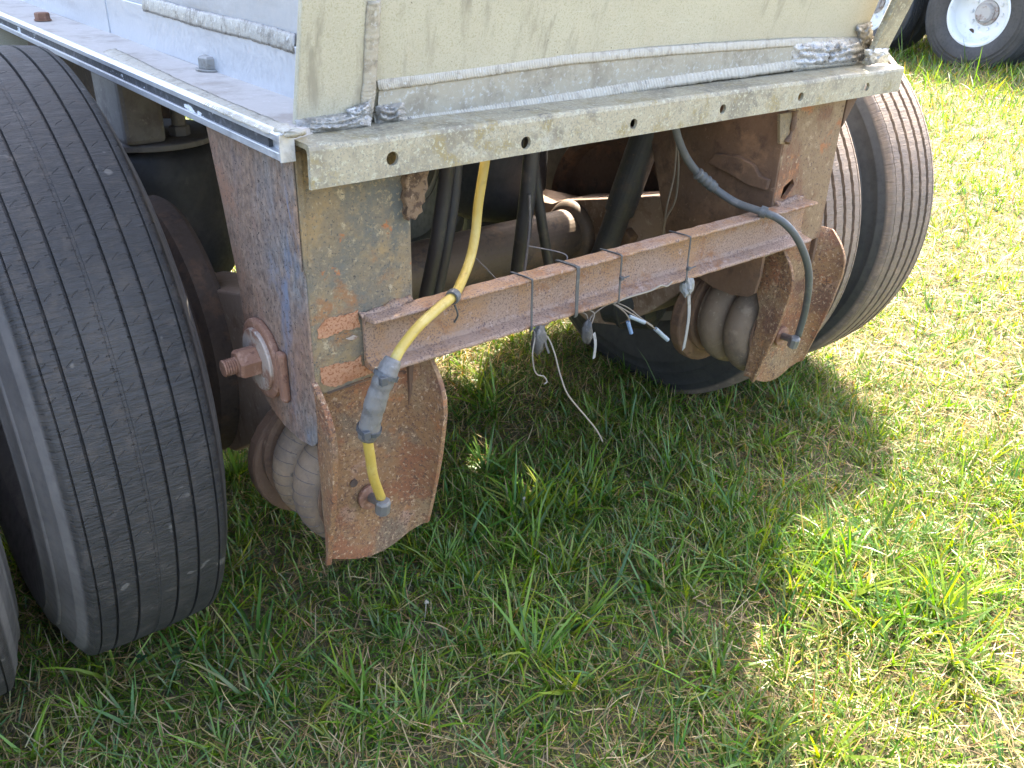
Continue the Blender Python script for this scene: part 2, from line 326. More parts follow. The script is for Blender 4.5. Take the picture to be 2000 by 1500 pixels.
def blob(c, rx, ry, rz, seed, n=14, amp=.35):
    R_ = random.Random(seed); ph = [R_.uniform(0, 6.28) for _ in range(9)]; V = []; F = []; c = Vector(c); m = n//2
    for i in range(m+1):
        for j in range(n):
            a = math.pi*i/m; b = 2*math.pi*j/n
            k = 1 + amp*(math.sin(3*b+ph[0]+2*a)*math.sin(2*a+ph[1])*.6 + .4*math.sin(5*b+ph[2])*math.sin(3*a+ph[3])) * math.sin(a)
            V.append(c + Vector((rx*k*math.sin(a)*math.cos(b), ry*k*math.sin(a)*math.sin(b), rz*k*math.cos(a))))
    for i in range(m):
        for j in range(n): F.append((i*n+j, i*n+(j+1) % n, (i+1)*n+(j+1) % n, (i+1)*n+j))
    return V, F
def slab_grid(corners, nu, nv, th, disp=None):
    """subdivided plate on four corners (a b c d, u along a-b, v along a-d) with thickness th along its normal"""
    a, b, c, d = [Vector(p) for p in corners]; nrm = (b-a).cross(d-a).normalized(); V = []; F = []
    for s in (0, 1):
        for j in range(nv+1):
            for i in range(nu+1):
                u = i/nu; v = j/nv; p = a*(1-u)*(1-v)+b*u*(1-v)+c*u*v+d*(1-u)*v
                V.append(p + nrm*((disp(u, v) if disp else 0) - s*th))
    o = (nu+1)*(nv+1); I = lambda i, j, s: s*o + j*(nu+1)+i
    for j in range(nv):
        for i in range(nu):
            F.append((I(i, j, 0), I(i+1, j, 0), I(i+1, j+1, 0), I(i, j+1, 0))); F.append((I(i, j, 1), I(i, j+1, 1), I(i+1, j+1, 1), I(i+1, j, 1)))
    for i in range(nu):
        F.append((I(i, 0, 0), I(i, 0, 1), I(i+1, 0, 1), I(i+1, 0, 0))); F.append((I(i, nv, 0), I(i+1, nv, 0), I(i+1, nv, 1), I(i, nv, 1)))
    for j in range(nv):
        F.append((I(0, j, 0), I(0, j+1, 0), I(0, j+1, 1), I(0, j, 1))); F.append((I(nu, j, 0), I(nu, j, 1), I(nu, j+1, 1), I(nu, j+1, 0)))
    return V, F
def cut(o, cutters):
    """subtract closed shapes from object o and keep the result as its mesh"""
    me = bpy.data.meshes.new('c'); vf = join(*cutters); me.from_pydata(vf[0], [], vf[1])
    bm = bmesh.new(); bm.from_mesh(me); bmesh.ops.recalc_face_normals(bm, faces=bm.faces); bm.to_mesh(me); bm.free()
    c = bpy.data.objects.new('c', me); COL.objects.link(c)
    par = o.parent; loc = o.location.copy(); o.parent = None; o.location = (0, 0, 0)
    md = o.modifiers.new('b', 'BOOLEAN'); md.object = c; md.solver = 'EXACT'; md.operation = 'DIFFERENCE'
    dg = bpy.context.evaluated_depsgraph_get(); dg.update()
    new = bpy.data.meshes.new_from_object(o.evaluated_get(dg)); o.modifiers.remove(md)
    o.data = new; o.parent = par; o.location = loc
    bpy.data.objects.remove(c); return o
def empty(name, loc, parent=None):
    o = bpy.data.objects.new(name, None); COL.objects.link(o); o.location = loc; o.empty_display_size = .2
    if parent is not None: o.parent = parent
    return o
def tag(o, label=None, cat=None, group=None, kind=None):
    for k, v in (('label', label), ('category', cat), ('group', group), ('kind', kind)):
        if v: o[k] = v
    return o
def hexbolt(name, c, axis, af, h, mat, parent, washer=0, stud=0):
    a = Vector(axis).normalized(); c = Vector(c); parts = []
    if washer: parts.append(cyl(c, c+a*.003, washer, 24)); c = c+a*.003
    R_ = af/math.sqrt(3)
    parts.append(lathe([(R_, 0), (R_, h*.85), (R_*.86, h)], c, a, 6, phase=.3))
    if stud: parts.append(cyl(c+a*h, c+a*(h+stud), af*.28, 14))
    return mk(name, join(*parts), mat, parent, bevel=.0008)

# ------------------------------------------------------------------ ground
gm = N('soil_and_thatch'); gv = gm.coord('world')
c_ = gm.mix(gm.ramp(gm.noise(gv, 1.3, 5), .38, .66), (.075, .062, .03), (.15, .115, .06))
c_ = gm.mix(gm.ramp(gm.noise(gv, 30, 6, .7), .4, .66), c_, (.05, .06, .018))
c_ = gm.mix(gm.ramp(gm.noise(gv, 160, 4, .7), .5, .72), c_, (.26, .20, .11))
gm.out(c_, .95, 0, gm.bump(gm.noise(gv, 60, 6, .7), .8, .02))
M['ground'] = gm.m
n = 80; xs = np.concatenate([-np.geomspace(.15, 600, n)[::-1], [0], np.geomspace(.15, 600, n)])
gx, gy = np.meshgrid(xs+.5, xs+.5); gz = .008*np.sin(gx*2.1+.4)*np.sin(gy*1.7) + .006*np.sin(gx*4.3)*np.cos(gy*3.9+1)
gz[(np.hypot(gx, gy) > 30)] = 0
m_ = len(xs)
gf = [(j*m_+i, j*m_+i+1, (j+1)*m_+i+1, (j+1)*m_+i) for j in range(m_-1) for i in range(m_-1)]
ground = mk('ground', (np.stack([gx.ravel(), gy.ravel(), gz.ravel()], 1).tolist(), gf), 'ground', None, True, fix=False)
tag(ground, 'lawn soil covered in dry thatch under the trailers', 'ground', kind='structure')

# ------------------------------------------------------------------ the dump trailer
AX = .6604                    # axle line
T = empty('dump_trailer', (0, AX, 0))
tag(T, 'weathered aluminium dump trailer with rusty rear suspension hangers and dual tyres', 'trailer')
def P_(name, vf, mat, parent=T, smooth=False, bevel=0): return mk(name, vf, mat, parent, smooth, bevel)

# rear wall: plane leaning back towards the viewer with height
LEAN, YB = .25, .080
def RW(px, py, off=0.):
    """photo pixel on the leaning rear wall, off metres in front of it"""
    d = _f + _r*((px-1000)/FPX) - _u*((py-750)/FPX)
    # y = YB - off - LEAN (z-.97)
    t = (YB - off - LEAN*(CAM.z-.97) - CAM.y)/(d.y + LEAN*d.z)
    return CAM + d*t
def wall_at(x, z, off=0.): return Vector((x, YB - off - LEAN*(z-.97), z))
XL, XR, ZT = -.605, .652, 2.35
a = RW(578, 240); b = RW(722, 205)
P_('rear_panel', slab_grid([wall_at(-.53, .953), wall_at(.60, .953), wall_at(.60, ZT), wall_at(-.53, ZT)], 24, 30, .006,
   lambda u, v: .002*math.sin(7*u+3*v)+.0015*math.sin(19*u*v+2)), 'panel', smooth=False)
xl0 = RW(578, 235).x; xl1 = RW(590, 0).x
e0 = RW(719, 232, .012); e1 = RW(738, 0, .012)
sl = (e1-e0)/(e1.z-e0.z); cl0 = RW(578, 240, .012); cl1 = RW(590, 0, .012); s2 = (cl1-cl0)/(cl1.z-cl0.z)
up_ = lambda p, s, z: p + s*(z-p.z)
P_('corner_plate', slab_grid([up_(cl0, s2, .968), up_(e0, sl, .968), up_(e0, sl, ZT), up_(cl0, s2, ZT)], 4, 20, .010), 'panel', bevel=.002)
# right corner post: proud strip with a return
q0 = RW(1697, 95, .0); q1 = RW(1740, 0, .0); sq = (q1-q0)/(q1.z-q0.z)
r0 = RW(1733, 100, .045); r1 = RW(1785, 0, .045); sr = (r1-r0)/(r1.z-r0.z)
i0 = RW(1700, 100, .045); i1 = RW(1747, 0, .045); si = (i1-i0)/(i1.z-i0.z)
P_('corner_post', join(slab_grid([up_(i0, si, .968), up_(r0, sr, .968), up_(r0, sr, ZT), up_(i0, si, ZT)], 2, 8, .006),
   slab_grid([up_(q0, sq, .968), up_(i0, si, .968), up_(i0, si, ZT), up_(q0, sq, ZT)], 2, 8, .006)), 'flange', bevel=.001)
# strip between the two welds, slightly proud
def line_pts(pxs, off, n=8): return [RW(x, y, off) for x, y in pxs]
lo = [(735, 243), (900, 222), (1100, 190), (1300, 158), (1560, 125), (1690, 115)]
hi = [(741, 166), (900, 145), (1100, 117), (1300, 99), (1560, 82), (1690, 80)]
V = []; F = []
for k_, (A_, B_) in enumerate(zip(lo, hi)):
    V += [RW(A_[0], A_[1]+9, .015), RW(*B_, .006), RW(*B_, -.002), RW(A_[0], A_[1]+9, -.002)]
for k_ in range(len(lo)-1):
    for j in range(4): F.append((k_*4+j, k_*4+(j+1) % 4, k_*4+4+(j+1) % 4, k_*4+4+j))
F += [(0, 1, 2, 3), (4*len(lo)-1, 4*len(lo)-2, 4*len(lo)-3, 4*len(lo)-4)]
P_('backing_strip', (V, F), 'strip')
UPW = Vector((0, -1, LEAN)).normalized()
P_('weld_bead', weld([RW(x, y, .0045) for x, y in hi], None, .0075, UPW, .0055, .03, 3, .22, .45), 'weld', smooth=True)
P_('weld_bead', weld([RW(x, y-4, .0115) for x, y in lo], None, .0140, UPW+Vector((0, 0, .25)), .0058, .05, 4, .20, .5), 'weld', smooth=True)
P_('weld_bead', weld([RW(715, 236, .0125), RW(722, 150, .0125), RW(731, 0, .0125)], None, .0100, UPW, .0065, .05, 5, .12, .5), 'weld', smooth=True)
def rough_patch(quad, off, nu, nv, amp, seed, mat):
    """a lumpy skin of overlapping weld runs on the leaning wall, quad = four photo points"""
    q_ = np.random.default_rng(seed); g1 = q_.random((nv//3+3, nu//3+3)); g2 = q_.random((nv+2, nu+2)); V = []; F = []
    (ax, ay), (bx, by), (cx_, cy_), (dx, dy) = quad
    for j in range(nv+1):
        for i in range(nu+1):
            u, v = i/nu, j/nv; e = min(1, 5*u, 5*(1-u)+.0, 4*v, 4*(1-v)); e = max(e, 0)
            x = ax*(1-u)*(1-v)+bx*u*(1-v)+cx_*u*v+dx*(1-u)*v; y = ay*(1-u)*(1-v)+by*u*(1-v)+cy_*u*v+dy*(1-u)*v
            fi, fj = i/3, j/3; i0, j0 = int(fi), int(fj); ti, tj = fi-i0, fj-j0
            sm = (g1[j0, i0]*(1-ti)+g1[j0, i0+1]*ti)*(1-tj)+(g1[j0+1, i0]*(1-ti)+g1[j0+1, i0+1]*ti)*tj
            run = abs(math.sin(v*nv*.75+1.5*sm+math.sin(u*9)))
            h = (e*(.25+.45*run+.5*sm+.35*(g2[j, i]-.5)))*amp
            jx, jy = (g2[j, i]-.5)*3*(1 if 0 < i < nu else 2), (g2[j, i+1]-.5)*2.5
            V.append(RW(x+jx, y+jy, off(u, v)+h-.001 if callable(off) else off+h-.001))
    for j in range(nv):
        for i in range(nu): F.append((j*(nu+1)+i, j*(nu+1)+i+1, (j+1)*(nu+1)+i+1, (j+1)*(nu+1)+i))
    return P_('weld_patch', (V, F), mat, smooth=True)
rough_patch([(1545, 84), (1700, 72), (1700, 124), (1548, 141)], lambda u, v: .006+.012*v, 54, 18, .012, 5, 'weld_shiny')
rough_patch([(1672, 50), (1704, 42), (1706, 96), (1676, 100)], .006, 14, 20, .010, 6, 'weld_dark')
rough_patch([(1690, 96), (1736, 94), (1738, 122), (1692, 128)], .047, 18, 10, .008, 7, 'weld_shiny')
rough_patch([(576, 233), (722, 212), (726, 246), (576, 268)], lambda u, v: .012+.016*v, 54, 14, .010, 8, 'weld_dark')
rough_patch([(676, 214), (724, 196), (724, 246), (682, 250)], .016, 18, 18, .010, 9, 'weld_shiny')
rough_patch([(734, 206), (790, 198), (794, 238), (734, 246)], lambda u, v: .010+.008*v, 20, 14, .011, 10, 'weld_dark')
R_ = random.Random(5)

# flange angle along the bottom of the rear wall, with bolt holes
fl = [U(608, 372, 1, 0), U(1754, 178, 1, 0)]; ft = [U(604, 286, 1, 0), U(1767, 131, 1, 0)]
NX = 90; V = []; F = []; th = .0055
def frac_pt(A, B, u): return A.lerp(B, u)
for i in range(NX+1):
    u = i/NX; bt = frac_pt(fl[0], fl[1], u); tp = frac_pt(ft[0], ft[1], u)
    wv = .0005*math.sin(23*u)+.0003*math.sin(61*u+1); zt_ = tp.z
    prof = [(0, bt.z), (0, zt_-.0065), (.0012, zt_-.0025), (.0035, zt_-.0005), (.0075, zt_), (.078, zt_+.001), (.078, zt_-th), (.012, zt_-th), (.008, zt_-th-.0015), (th+.0005, zt_-.011), (th, bt.z)]
    for (y, z) in prof: V.append((tp.x*(z-bt.z)/(zt_-bt.z)+bt.x*(zt_-z)/(zt_-bt.z), y+wv, z+(.0006*math.sin(37*u+2) if y < .012 and z > bt.z+.01 else 0)))
m = 11
for i in range(NX):
    for j in range(m): F.append((i*m+j, i*m+(j+1) % m, (i+1)*m+(j+1) % m, (i+1)*m+j))
F += [tuple(range(m)), tuple(NX*m+j for j in range(m))[::-1]]
flange = P_('rear_flange', (V, F), 'flange')
HOL = [(767, 310), (1027, 279), (1238, 242), (1412, 213), (1564, 189), (1694, 170)]
hc = []
for k_, (x, y) in enumerate(HOL):
    p = U(x, y, 1, 0); r_ = .0085 if k_ < 2 else .0075
    hc.append(cyl(p+Vector((0, -.03, 0)), p+Vector((0, .02, 0)), r_, 20))
cut(flange, hc)
# side rail ledge, its chipped edge strip, side wall
rX, rZt, rZb = -.622, .974, .9507
Y0R, Y1R = .028, 9.0
P_('side_ledge', slab_grid([(rX, Y0R, rZt), (-.50, Y0R+.06, rZt), (-.50, Y1R, rZt), (rX, Y1R, rZt)], 4, 60, .010, lambda u, v: .0012*math.sin(80*v)), 'ledge')
P_('edge_strip', prism([(rX-.004, Y0R, rZt-.001), (rX+.004, Y0R, rZt+.003), (rX+.010, Y0R, rZt+.001), (rX+.010, Y0R, rZt-.009), (rX-.004, Y0R, rZt-.0075)], (0, 9, 0)), 'rail_edge')
P_('edge_strip', prism([(rX-.005, Y0R, rZb-.006), (rX-.005, Y0R, rZb+.0035), (rX+.012, Y0R, rZb+.0035), (rX+.012, Y0R, rZb-.006)], (0, 9, 0)), 'rail_edge', bevel=.001)
P_('tape_strip', prism([(rX-.0015, Y0R+.035, rZb+.0035), (rX-.0015, Y0R+.035, rZt-.0085), (rX+.010, Y0R+.035, rZt-.0085), (rX+.010, Y0R+.035, rZb+.0035)], (0, 8.9, 0)), 'rubber_strip')
P_('rail_end', box(rX-.006, rX+.013, Y0R-.004, Y0R-.0005, rZb-.007, rZt+.0025), 'rail_edge', bevel=.001)
P_('rail_web', box(rX+.004, rX+.010, Y0R, 9, rZb-.004, rZt-.010), 'rail_edge')
P_('side_wall', slab_grid([(-.511, 9, .972), (-.511, .085, .972), (-.511, .085-LEAN*1.38, ZT), (-.511, 9, ZT)], 30, 10, .006, lambda u, v: .001*math.sin(40*u)), 'alu_dull')
P_('lower_side_sheet', box(-.5165, -.5115, .09, 9, .973, 1.043), 'alu_side', bevel=.001)
sw = [(280, 6), (400, 40), (490, 60), (575, 85)]
P_('weld_bead', weld([U(x, y, 0, -.516) for x, y in sw], None, .0125, (-1, 0, .2), .0060, .04, 8, .10, .6), 'weld_dark', smooth=True)
P_('weld_bead', weld([U(x, y, 2, rZt+.001) for x, y in [(212, 100), (330, 160), (450, 214), (545, 254)]], None, .0135, (-.25, 0, 1), .0060, .04, 9, .12, .6), 'weld', smooth=True)
P_('weld_bead', weld([U(x, y, 2, rZt+.004) for x, y in [(548, 250), (572, 262), (584, 258)]], None, .010, (-.3, 0, 1), .005, .3, 10, .35), 'weld', smooth=True)
P_('weld_bead', weld((-.512, .12, .976), (-.512, 3.2, .976), .004, (-.5, 0, 1), .006, .2, 11, .6), 'alu_side', smooth=True)
P_('seam', box(-.5185, -.5165, U(208, 20, 0, -.517).y-.002, U(208, 20, 0, -.517).y+.002, .975, 1.042), 'rail_edge')
hexbolt('ledge_bolt', U(84, 40, 2, rZt), (0, 0, 1), .026, .013, 'rust_bolt', T, .017)
hexbolt('ledge_bolt', U(416, 136, 2, rZt), (0, 0, 1), .036, .018, 'zinc', T, .026)
# far side, floor and front of the body
P_('side_wall', slab_grid([(.60, .085, .972), (.60, 9, .972), (.60, 9, ZT), (.60, .085-LEAN*1.38, ZT)], 8, 8, .006), 'alu_side')
P_('side_ledge', box(.59, .652, .03, 9, .950, .962), 'ledge')
P_('floor_sheet', box(-.50, .588, .16, 9, .955, .961), 'rust_dark')
P_('front_wall', box(-.505, .594, 8.99, 9.0, .975, ZT), 'alu_side')
for xx in (-.40, .36): P_('frame_beam', box(xx, xx+.05, 1.16, 9, .72, .953), 'rust_dark', bevel=.003)
for y_ in (1.20, 2.9, 4.2): P_('cross_member', box(-.49, .58, y_, y_+.06, .86, .954), 'rust_dark', bevel=.003)
P_('bulkhead_plate', prism([U(-60, 40, 1, 1.5), U(53, 71, 1, 1.5), U(57, 110, 1, 1.5), U(-60, 140, 1, 1.5)], (0, .006, 0)), 'panel')

# ---- hangers
HY = .045
def ears(xo, xi, sgn, name_mat):
    pass
ear_prof_gusset = [(.062, .648), (.040, .640), (.020, .623), (.006, .604), (-.002, .585), (-.003, .555), (.003, .520), (.010, .480), (.022, .430), (.034, .380), (.045, .336), (.053, .334), (.074, .338), (.064, .456), (.063, .500), (.076, .530), (.120, .527), (.190, .533), (.20, .60), (.10, .64)]
ear_prof = [(.062, .648), (.040, .640), (.020, .623), (.006, .604), (-.002, .585), (-.003, .555), (.003, .520), (.010, .480), (.022, .430), (.034, .380), (.045, .336), (.053, .334), (.062, .345), (.062, .40), (.062, .52)]
def hanger(x0, x1, outer, cx0, cx1, dz=0.):
    """x0..x1 the leg, outer = side facing away from the trailer's middle, cx0..cx1 the cup"""
    L = outer < 0
    xo, xi = (x0, x1) if L else (x1, x0)
    rear = P_('hanger_leg', slab_grid([(x0+.003, HY, .622), (x1, HY, .630), (x1, HY, .957), (x0+.003, HY, .957)], 8, 18, .009, lambda u, v: .0006*math.sin(9*u+4*v)), 'post_rear' if L else 'post_right', bevel=.0015)
    side = [(.046, .957), (.046, .585), (.052, .545), (.066, .533), (.105, .524), (.155, .524), (.205, .536), (.237, .556), (.256, .588), (.262, .63), (.267, .71), (.290, .82), (.322, .953)]
    o1 = P_('hanger_side_plate', prism([(xo, y, z) for y, z in side], (-.009*outer, 0, 0)), 'post_side' if L else 'rust', bevel=.0015)
    side2 = side if L else side[:7]+[(.262, .545), (.285, .575), (.302, .61), (.328, .68), (.362, .771), (.405, .953)]
    o2 = P_('hanger_side_plate', prism([(xi, y, z) for y, z in side2], (.009*outer, 0, 0)), 'rust', bevel=.0015)
    # cup: one sheet bent forward into two ears, rounded at the foot
    mid = (cx0+cx1)/2; hw = (cx1-cx0)/2-.007; rL, rR = .006, .030
    zs = [.30, .330, .38, .43, .48, .52, .555, .585, .604, .623, .640, .650]; ys = [.050, .047, .034, .021, .009, .002, -.004, -.003, .005, .018, .036, .047]
    us = [(-1, math.pi/2*(1-k/9)) for k in range(9)] + [(0, k/6) for k in range(7)] + [(1, math.pi/2*(k/9)) for k in range(1, 10)]
    V = []; F = []; NV = 26
    for j in range(NV+1):
        for sd2, q_ in us:
            rr_ = rL if sd2 < 0 else rR
            X = sd2*(hw-rr_+rr_*math.sin(q_)) if sd2 else (-hw+rL)+(2*hw-rL-rR)*q_
            bend = ((1-math.cos(q_))**(.45 if sd2 < 0 else .6)) if sd2 else 0.
            zb = .338-.030*math.cos(X/hw*math.pi/2) - .004*bend; zt2 = .650-.008*bend-.012*(1 if L else -1)*(-X/hw)*0
            z = zb+(zt2-zb)*j/NV
            V.append((mid+X, .0565-(.0565-float(np.interp(z, zs, ys)))*bend+.0004*math.sin(31*X+17*z), z+dz))
    m = len(us)
    for j in range(NV):
        for i in range(m-1): F.append((j*m+i, j*m+i+1, (j+1)*m+i+1, (j+1)*m+i))
    base = mk('cup_plate', (V, F), 'cup', T, True, fix=False)
    so_ = base.modifiers.new('thickness', 'SOLIDIFY'); so_.thickness = .008; so_.offset = -1
    bv = base.modifiers.new('bevel', 'BEVEL'); bv.width = .0015; bv.segments = 2; bv.limit_method = 'ANGLE'; bv.angle_limit = math.radians(50)
    if not L:
        P_('cup_gusset', prism([(cx0+.001, y, z) for y, z in [(.030, .640), (.030, .400), (.042, .345), (.074, .338), (.064, .456), (.063, .500), (.076, .530), (.120, .527), (.190, .533), (.20, .60), (.10, .64)]], (.008, 0, 0)), 'cup', bevel=.002)
    return rear, base
rearL, baseL = hanger(-.602, -.443, -1, -.6045, -.420)
rearR, baseR = hanger(.362, .545, 1, .402, .585)
# slot through the right leg
sA = U(1545, 358, 1, HY); sB = U(1553, 382, 1, HY)
cut(rearR, [prism([(sA.x-.026, -.0, sA.z-.025), (sA.x-.022, 0, sA.z-.004), (sA.x+.004, 0, sA.z+.008), (sA.x+.012, 0, sA.z-.004), (sA.x+.002, 0, sA.z-.016), (sA.x-.012, 0, sA.z-.030)], (0, .1, 0))])
# left leg: welded corner doubler, slag, bare-rust patches, painted lap shadow, scar
c0 = [U(600, 325, 0, -.6045), U(606, 400, 0, -.6045), U(632-22, 500, 0, -.6045)]
P_('corner_doubler', prism([(-.6055, .044, .955), (-.6055, .078, .945), (-.6055, .074, .90), (-.6055, .060, .845), (-.6055, .046, .80)], (.0032, 0, 0)), 'post_side', bevel=.001)
P_('corner_doubler', prism([(-.6020, .0465, .95), (-.5925, .0465, .95), (-.5935, .0465, .86), (-.599, .0465, .795), (-.6020, .0465, .80)], (0, -.004, 0)), 'post_rear', bevel=.001)
pc = [U(x, y, 1, .034) for x, y in [(796, 340), (812, 338), (839, 333), (835, 350), (838, 368), (830, 380), (832, 394), (824, 402), (827, 414), (818, 420), (812, 431), (803, 427), (799, 433), (794, 420), (797, 404), (791, 390), (795, 372), (792, 356)]]
P_('slag_gusset', prism(pc, (0, .0135, 0)), 'crud', bevel=.0015)
for k_ in range(0): P_('slag_lump', blob(U(800+R_.uniform(-4, 14), 352+k_*10, 1, .036), .007, .004, .007, 70+k_, 12, .6), 'crud', smooth=True)
def ragged(px, amp):
    out = []; n_ = len(px)
    for i in range(n_):
        a_, b_ = px[i], px[(i+1) % n_]; L_ = math.hypot(b_[0]-a_[0], b_[1]-a_[1]); k_ = max(1, int(L_/5))
        for j in range(k_): out.append((a_[0]+(b_[0]-a_[0])*j/k_+R_.uniform(-amp, amp), a_[1]+(b_[1]-a_[1])*j/k_+R_.uniform(-amp, amp)))
    return out
def patch(px, mat, y=.0445, t=.0009):
    if mat != 'rust_dark': px = ragged(px, 1.8)
    P_('rust_shadow_patch', prism([U(x, yy, 1, y-t) for x, yy in px], (0, t, 0)), mat)
patch([(620, 660), (622, 640), (640, 622), (655, 620), (700, 606), (703, 640), (668, 646), (640, 658), (625, 662)], 'patch')
patch([(628, 745), (626, 720), (650, 712), (690, 705), (706, 694), (706, 715), (745, 716), (730, 728), (690, 740), (655, 756), (633, 752)], 'patch')
patch([(640, 770), (724, 741), (724, 738), (640, 766)], 'rust_dark')  # dark line along the lap, its shadow painted as a strip
patch([(676, 661), (690, 656), (699, 658), (696, 664), (684, 666)], 'washer')
for px in () and ([(598, 535), (612, 527), (616, 535), (606, 547), (600, 546)], [(718, 503), (724, 502), (724, 514), (718, 516)], [(606, 423), (622, 424), (620, 440), (608, 446)]): patch(px, 'patch')
# right leg: small angle clip, cracks, inner gusset
P_('angle_clip', prism([U(1518, 222, 1, HY-.004), U(1545, 217, 1, HY-.004), U(1534, 262, 1, HY-.004), U(1528, 280, 1, HY-.004), U(1518, 280, 1, HY-.004)], (0, -.006, 0)), 'post_rear', bevel=.001)
P_('weld_bead', weld([U(1552, 218, 1, .034), U(1546, 255, 1, .034), U(1535, 280, 1, .034)], None, .006, (0, -1, 0), .005, .6, 73), 'rust', smooth=True)
P_('corner_doubler', prism([(.551, .046, .955), (.596, .046, .955), (.596, .046, .92), (.551, .046, .85)], (0, .16, 0)), 'rust', bevel=.002)
cg = [(1395, 300), (1440, 305), (1470, 322), (1482, 345), (1500, 352), (1494, 372), (1460, 362), (1420, 338), (1380, 318)]
P_('curved_gusset', prism([U(x, y, 0, .350) for x, y in cg], (.0115, 0, 0)), 'rust', bevel=.002)

# pivot bolts
pv = U(520, 697, 0, -.602)
def pivot(x, s, y, z):
    o = Vector((x, y, z)); ax = Vector((s, 0, 0))
    P_('pivot_washer', lathe([(.058, 0), (.060, .003), (.060, .009), (.056, .011), (.030, .011)], o, ax, 40), 'rust_bolt', bevel=.001)
    P_('pivot_washer', lathe([(.047, .011), (.047, .014), (.045, .016), (.02, .016)], o, ax, 40), 'washer')
    hexbolt('pivot_nut', o+ax*.016, ax, .040, .030, 'rust_bolt', T)
    V = [(.0125, 0)]; h = 0
    for k in range(5): V += [(.0125, h), (.0105, h+.0018), (.0125, h+.0036)]; h += .0036
    P_('bolt_stud', lathe(V+[(.0115, h+.002)], o+ax*.046, ax, 18), 'rust_bolt')
    P_('tack_block', box(x-.012 if s < 0 else x, x if s < 0 else x+.012, y-.076, y-.058, z-.042, z+.036), 'rust_bolt', bevel=.005)
pivot(-.602, -1, pv.y, pv.z); pivot(.545, 1, pv.y, pv.z)

# horizontal lift bellows between the cup and the arm plate
def bellows(cx, cz, lines=True):
    rr = .116; prof = [(.085, .048), (.092, .052)]
    for yc in (.092, .160):
        for k in range(11):
            a = math.pi*(k/10); prof.append((.076+.036*math.sin(a)**.8, yc-.034*math.cos(a)))
    prof += [(.092, .198), (.085, .202)]
    P_('bellows', lathe(prof, (cx, .016, cz), (0, 1, 0), 64), 'bag' if lines else 'bag_brown', smooth=True)
    # moulded creases run across each convolution
    cs = []
    for yc in (.092, .160):
        for k in range(34):
            t = 2*math.pi*k/34 + R_.uniform(-.02, .02); pts = []
            for q in range(7):
                a = math.pi*(.18+.64*q/6); r_ = .076+.036*math.sin(a)**.8+.0002; tt = t+.05*math.sin(a)
                pts.append((cx+r_*math.cos(tt), .016+yc-.034*math.cos(a), cz+r_*math.sin(tt)))
            cs.append(sweep(pts, .0006, 4, 0))
    if lines: o = P_('crease_lines', join(*cs), 'bag_line'); o['kind'] = 'stuff'
    P_('bead_ring', lathe([(.10, .202), (.108, .204), (.108, .214), (.02, .216)], (cx, .016, cz), (0, 1, 0), 40), 'rust')
    P_('bead_ring', lathe([(.09, .0505), (.094, .051), (.094, .055), (.08, .057)], (cx, .016, cz), (0, 1, 0), 40, False), 'rust')
bellows(-.506, .425); bellows(.494, .425, False)
def arm(cx, s):
    """trailing arm box from the pivot to the axle, spring seat, and the bellows' front plate"""
    hw = .056
    prof = [(.165, .60), (.18, .655), (.24, .69), (.37, .655), (.71, .562), (.745, .545), (1.16, .505), (1.16, .44), (.82, .40), (.68, .30), (.58, .272), (.48, .30), (.38, .37), (.27, .47), (.20, .54), (.175, .56)]
    P_('trailing_arm', prism([(cx-hw, y, z) for y, z in prof], (2*hw, 0, 0)), 'arm', bevel=.004)
    pl = [(cx-.004+.112*math.cos(t), .405+.112*math.sin(t)) for t in np.linspace(0, 2*math.pi, 28, endpoint=False)]
    P_('bellows_plate', prism([(x, .233, z) for x, z in pl], (0, .030, 0)), 'rust', bevel=.006)
    P_('plate_brace', prism([(cx-.03, .226, .50), (cx-.03, .226, .36), (cx-.03, .33, .44), (cx-.03, .42, .48), (cx-.03, .34, .52)], (.06, 0, 0)), 'rust_dark', bevel=.003)
arm(-.512, -1); arm(.482, 1)
# upright air springs with top plate and spacer tube
def air_spring(cx, cy):
    P_('air_spring', lathe([(.095, .455), (.118, .462), (.134, .482), (.140, .52), (.142, .60), (.142, .70), (.136, .745), (.12, .764), (.10, .766)], (cx, cy, 0), (0, 0, 1), 48), 'bag_dark', smooth=True)
    P_('spring_piston', lathe([(.075, .50), (.085, .44), (.09, .40)][::-1], (cx, cy, 0), (0, 0, 1), 32), 'black_steel')
    P_('spring_plate', lathe([(.130, .767), (.134, .769), (.134, .778), (.130, .780), (.02, .780)], (cx, cy, 0), (0, 0, 1), 48), 'dusty_steel')
    P_('spacer_tube', box(cx-.085, cx-.005, cy-.115, cy+.05, .7805, .953), 'dusty_steel', bevel=.010)
    P_('spring_stud', cyl((cx+.04, cy-.06, .7805), (cx+.04, cy-.06, .92), .014, 16), 'dusty_steel')
    hexbolt('spring_nut', (cx+.04, cy-.06, .7805), (0, 0, 1), .036, .02, 'dusty_steel', T)
air_spring(-.468, 1.0); air_spring(.440, 1.0)
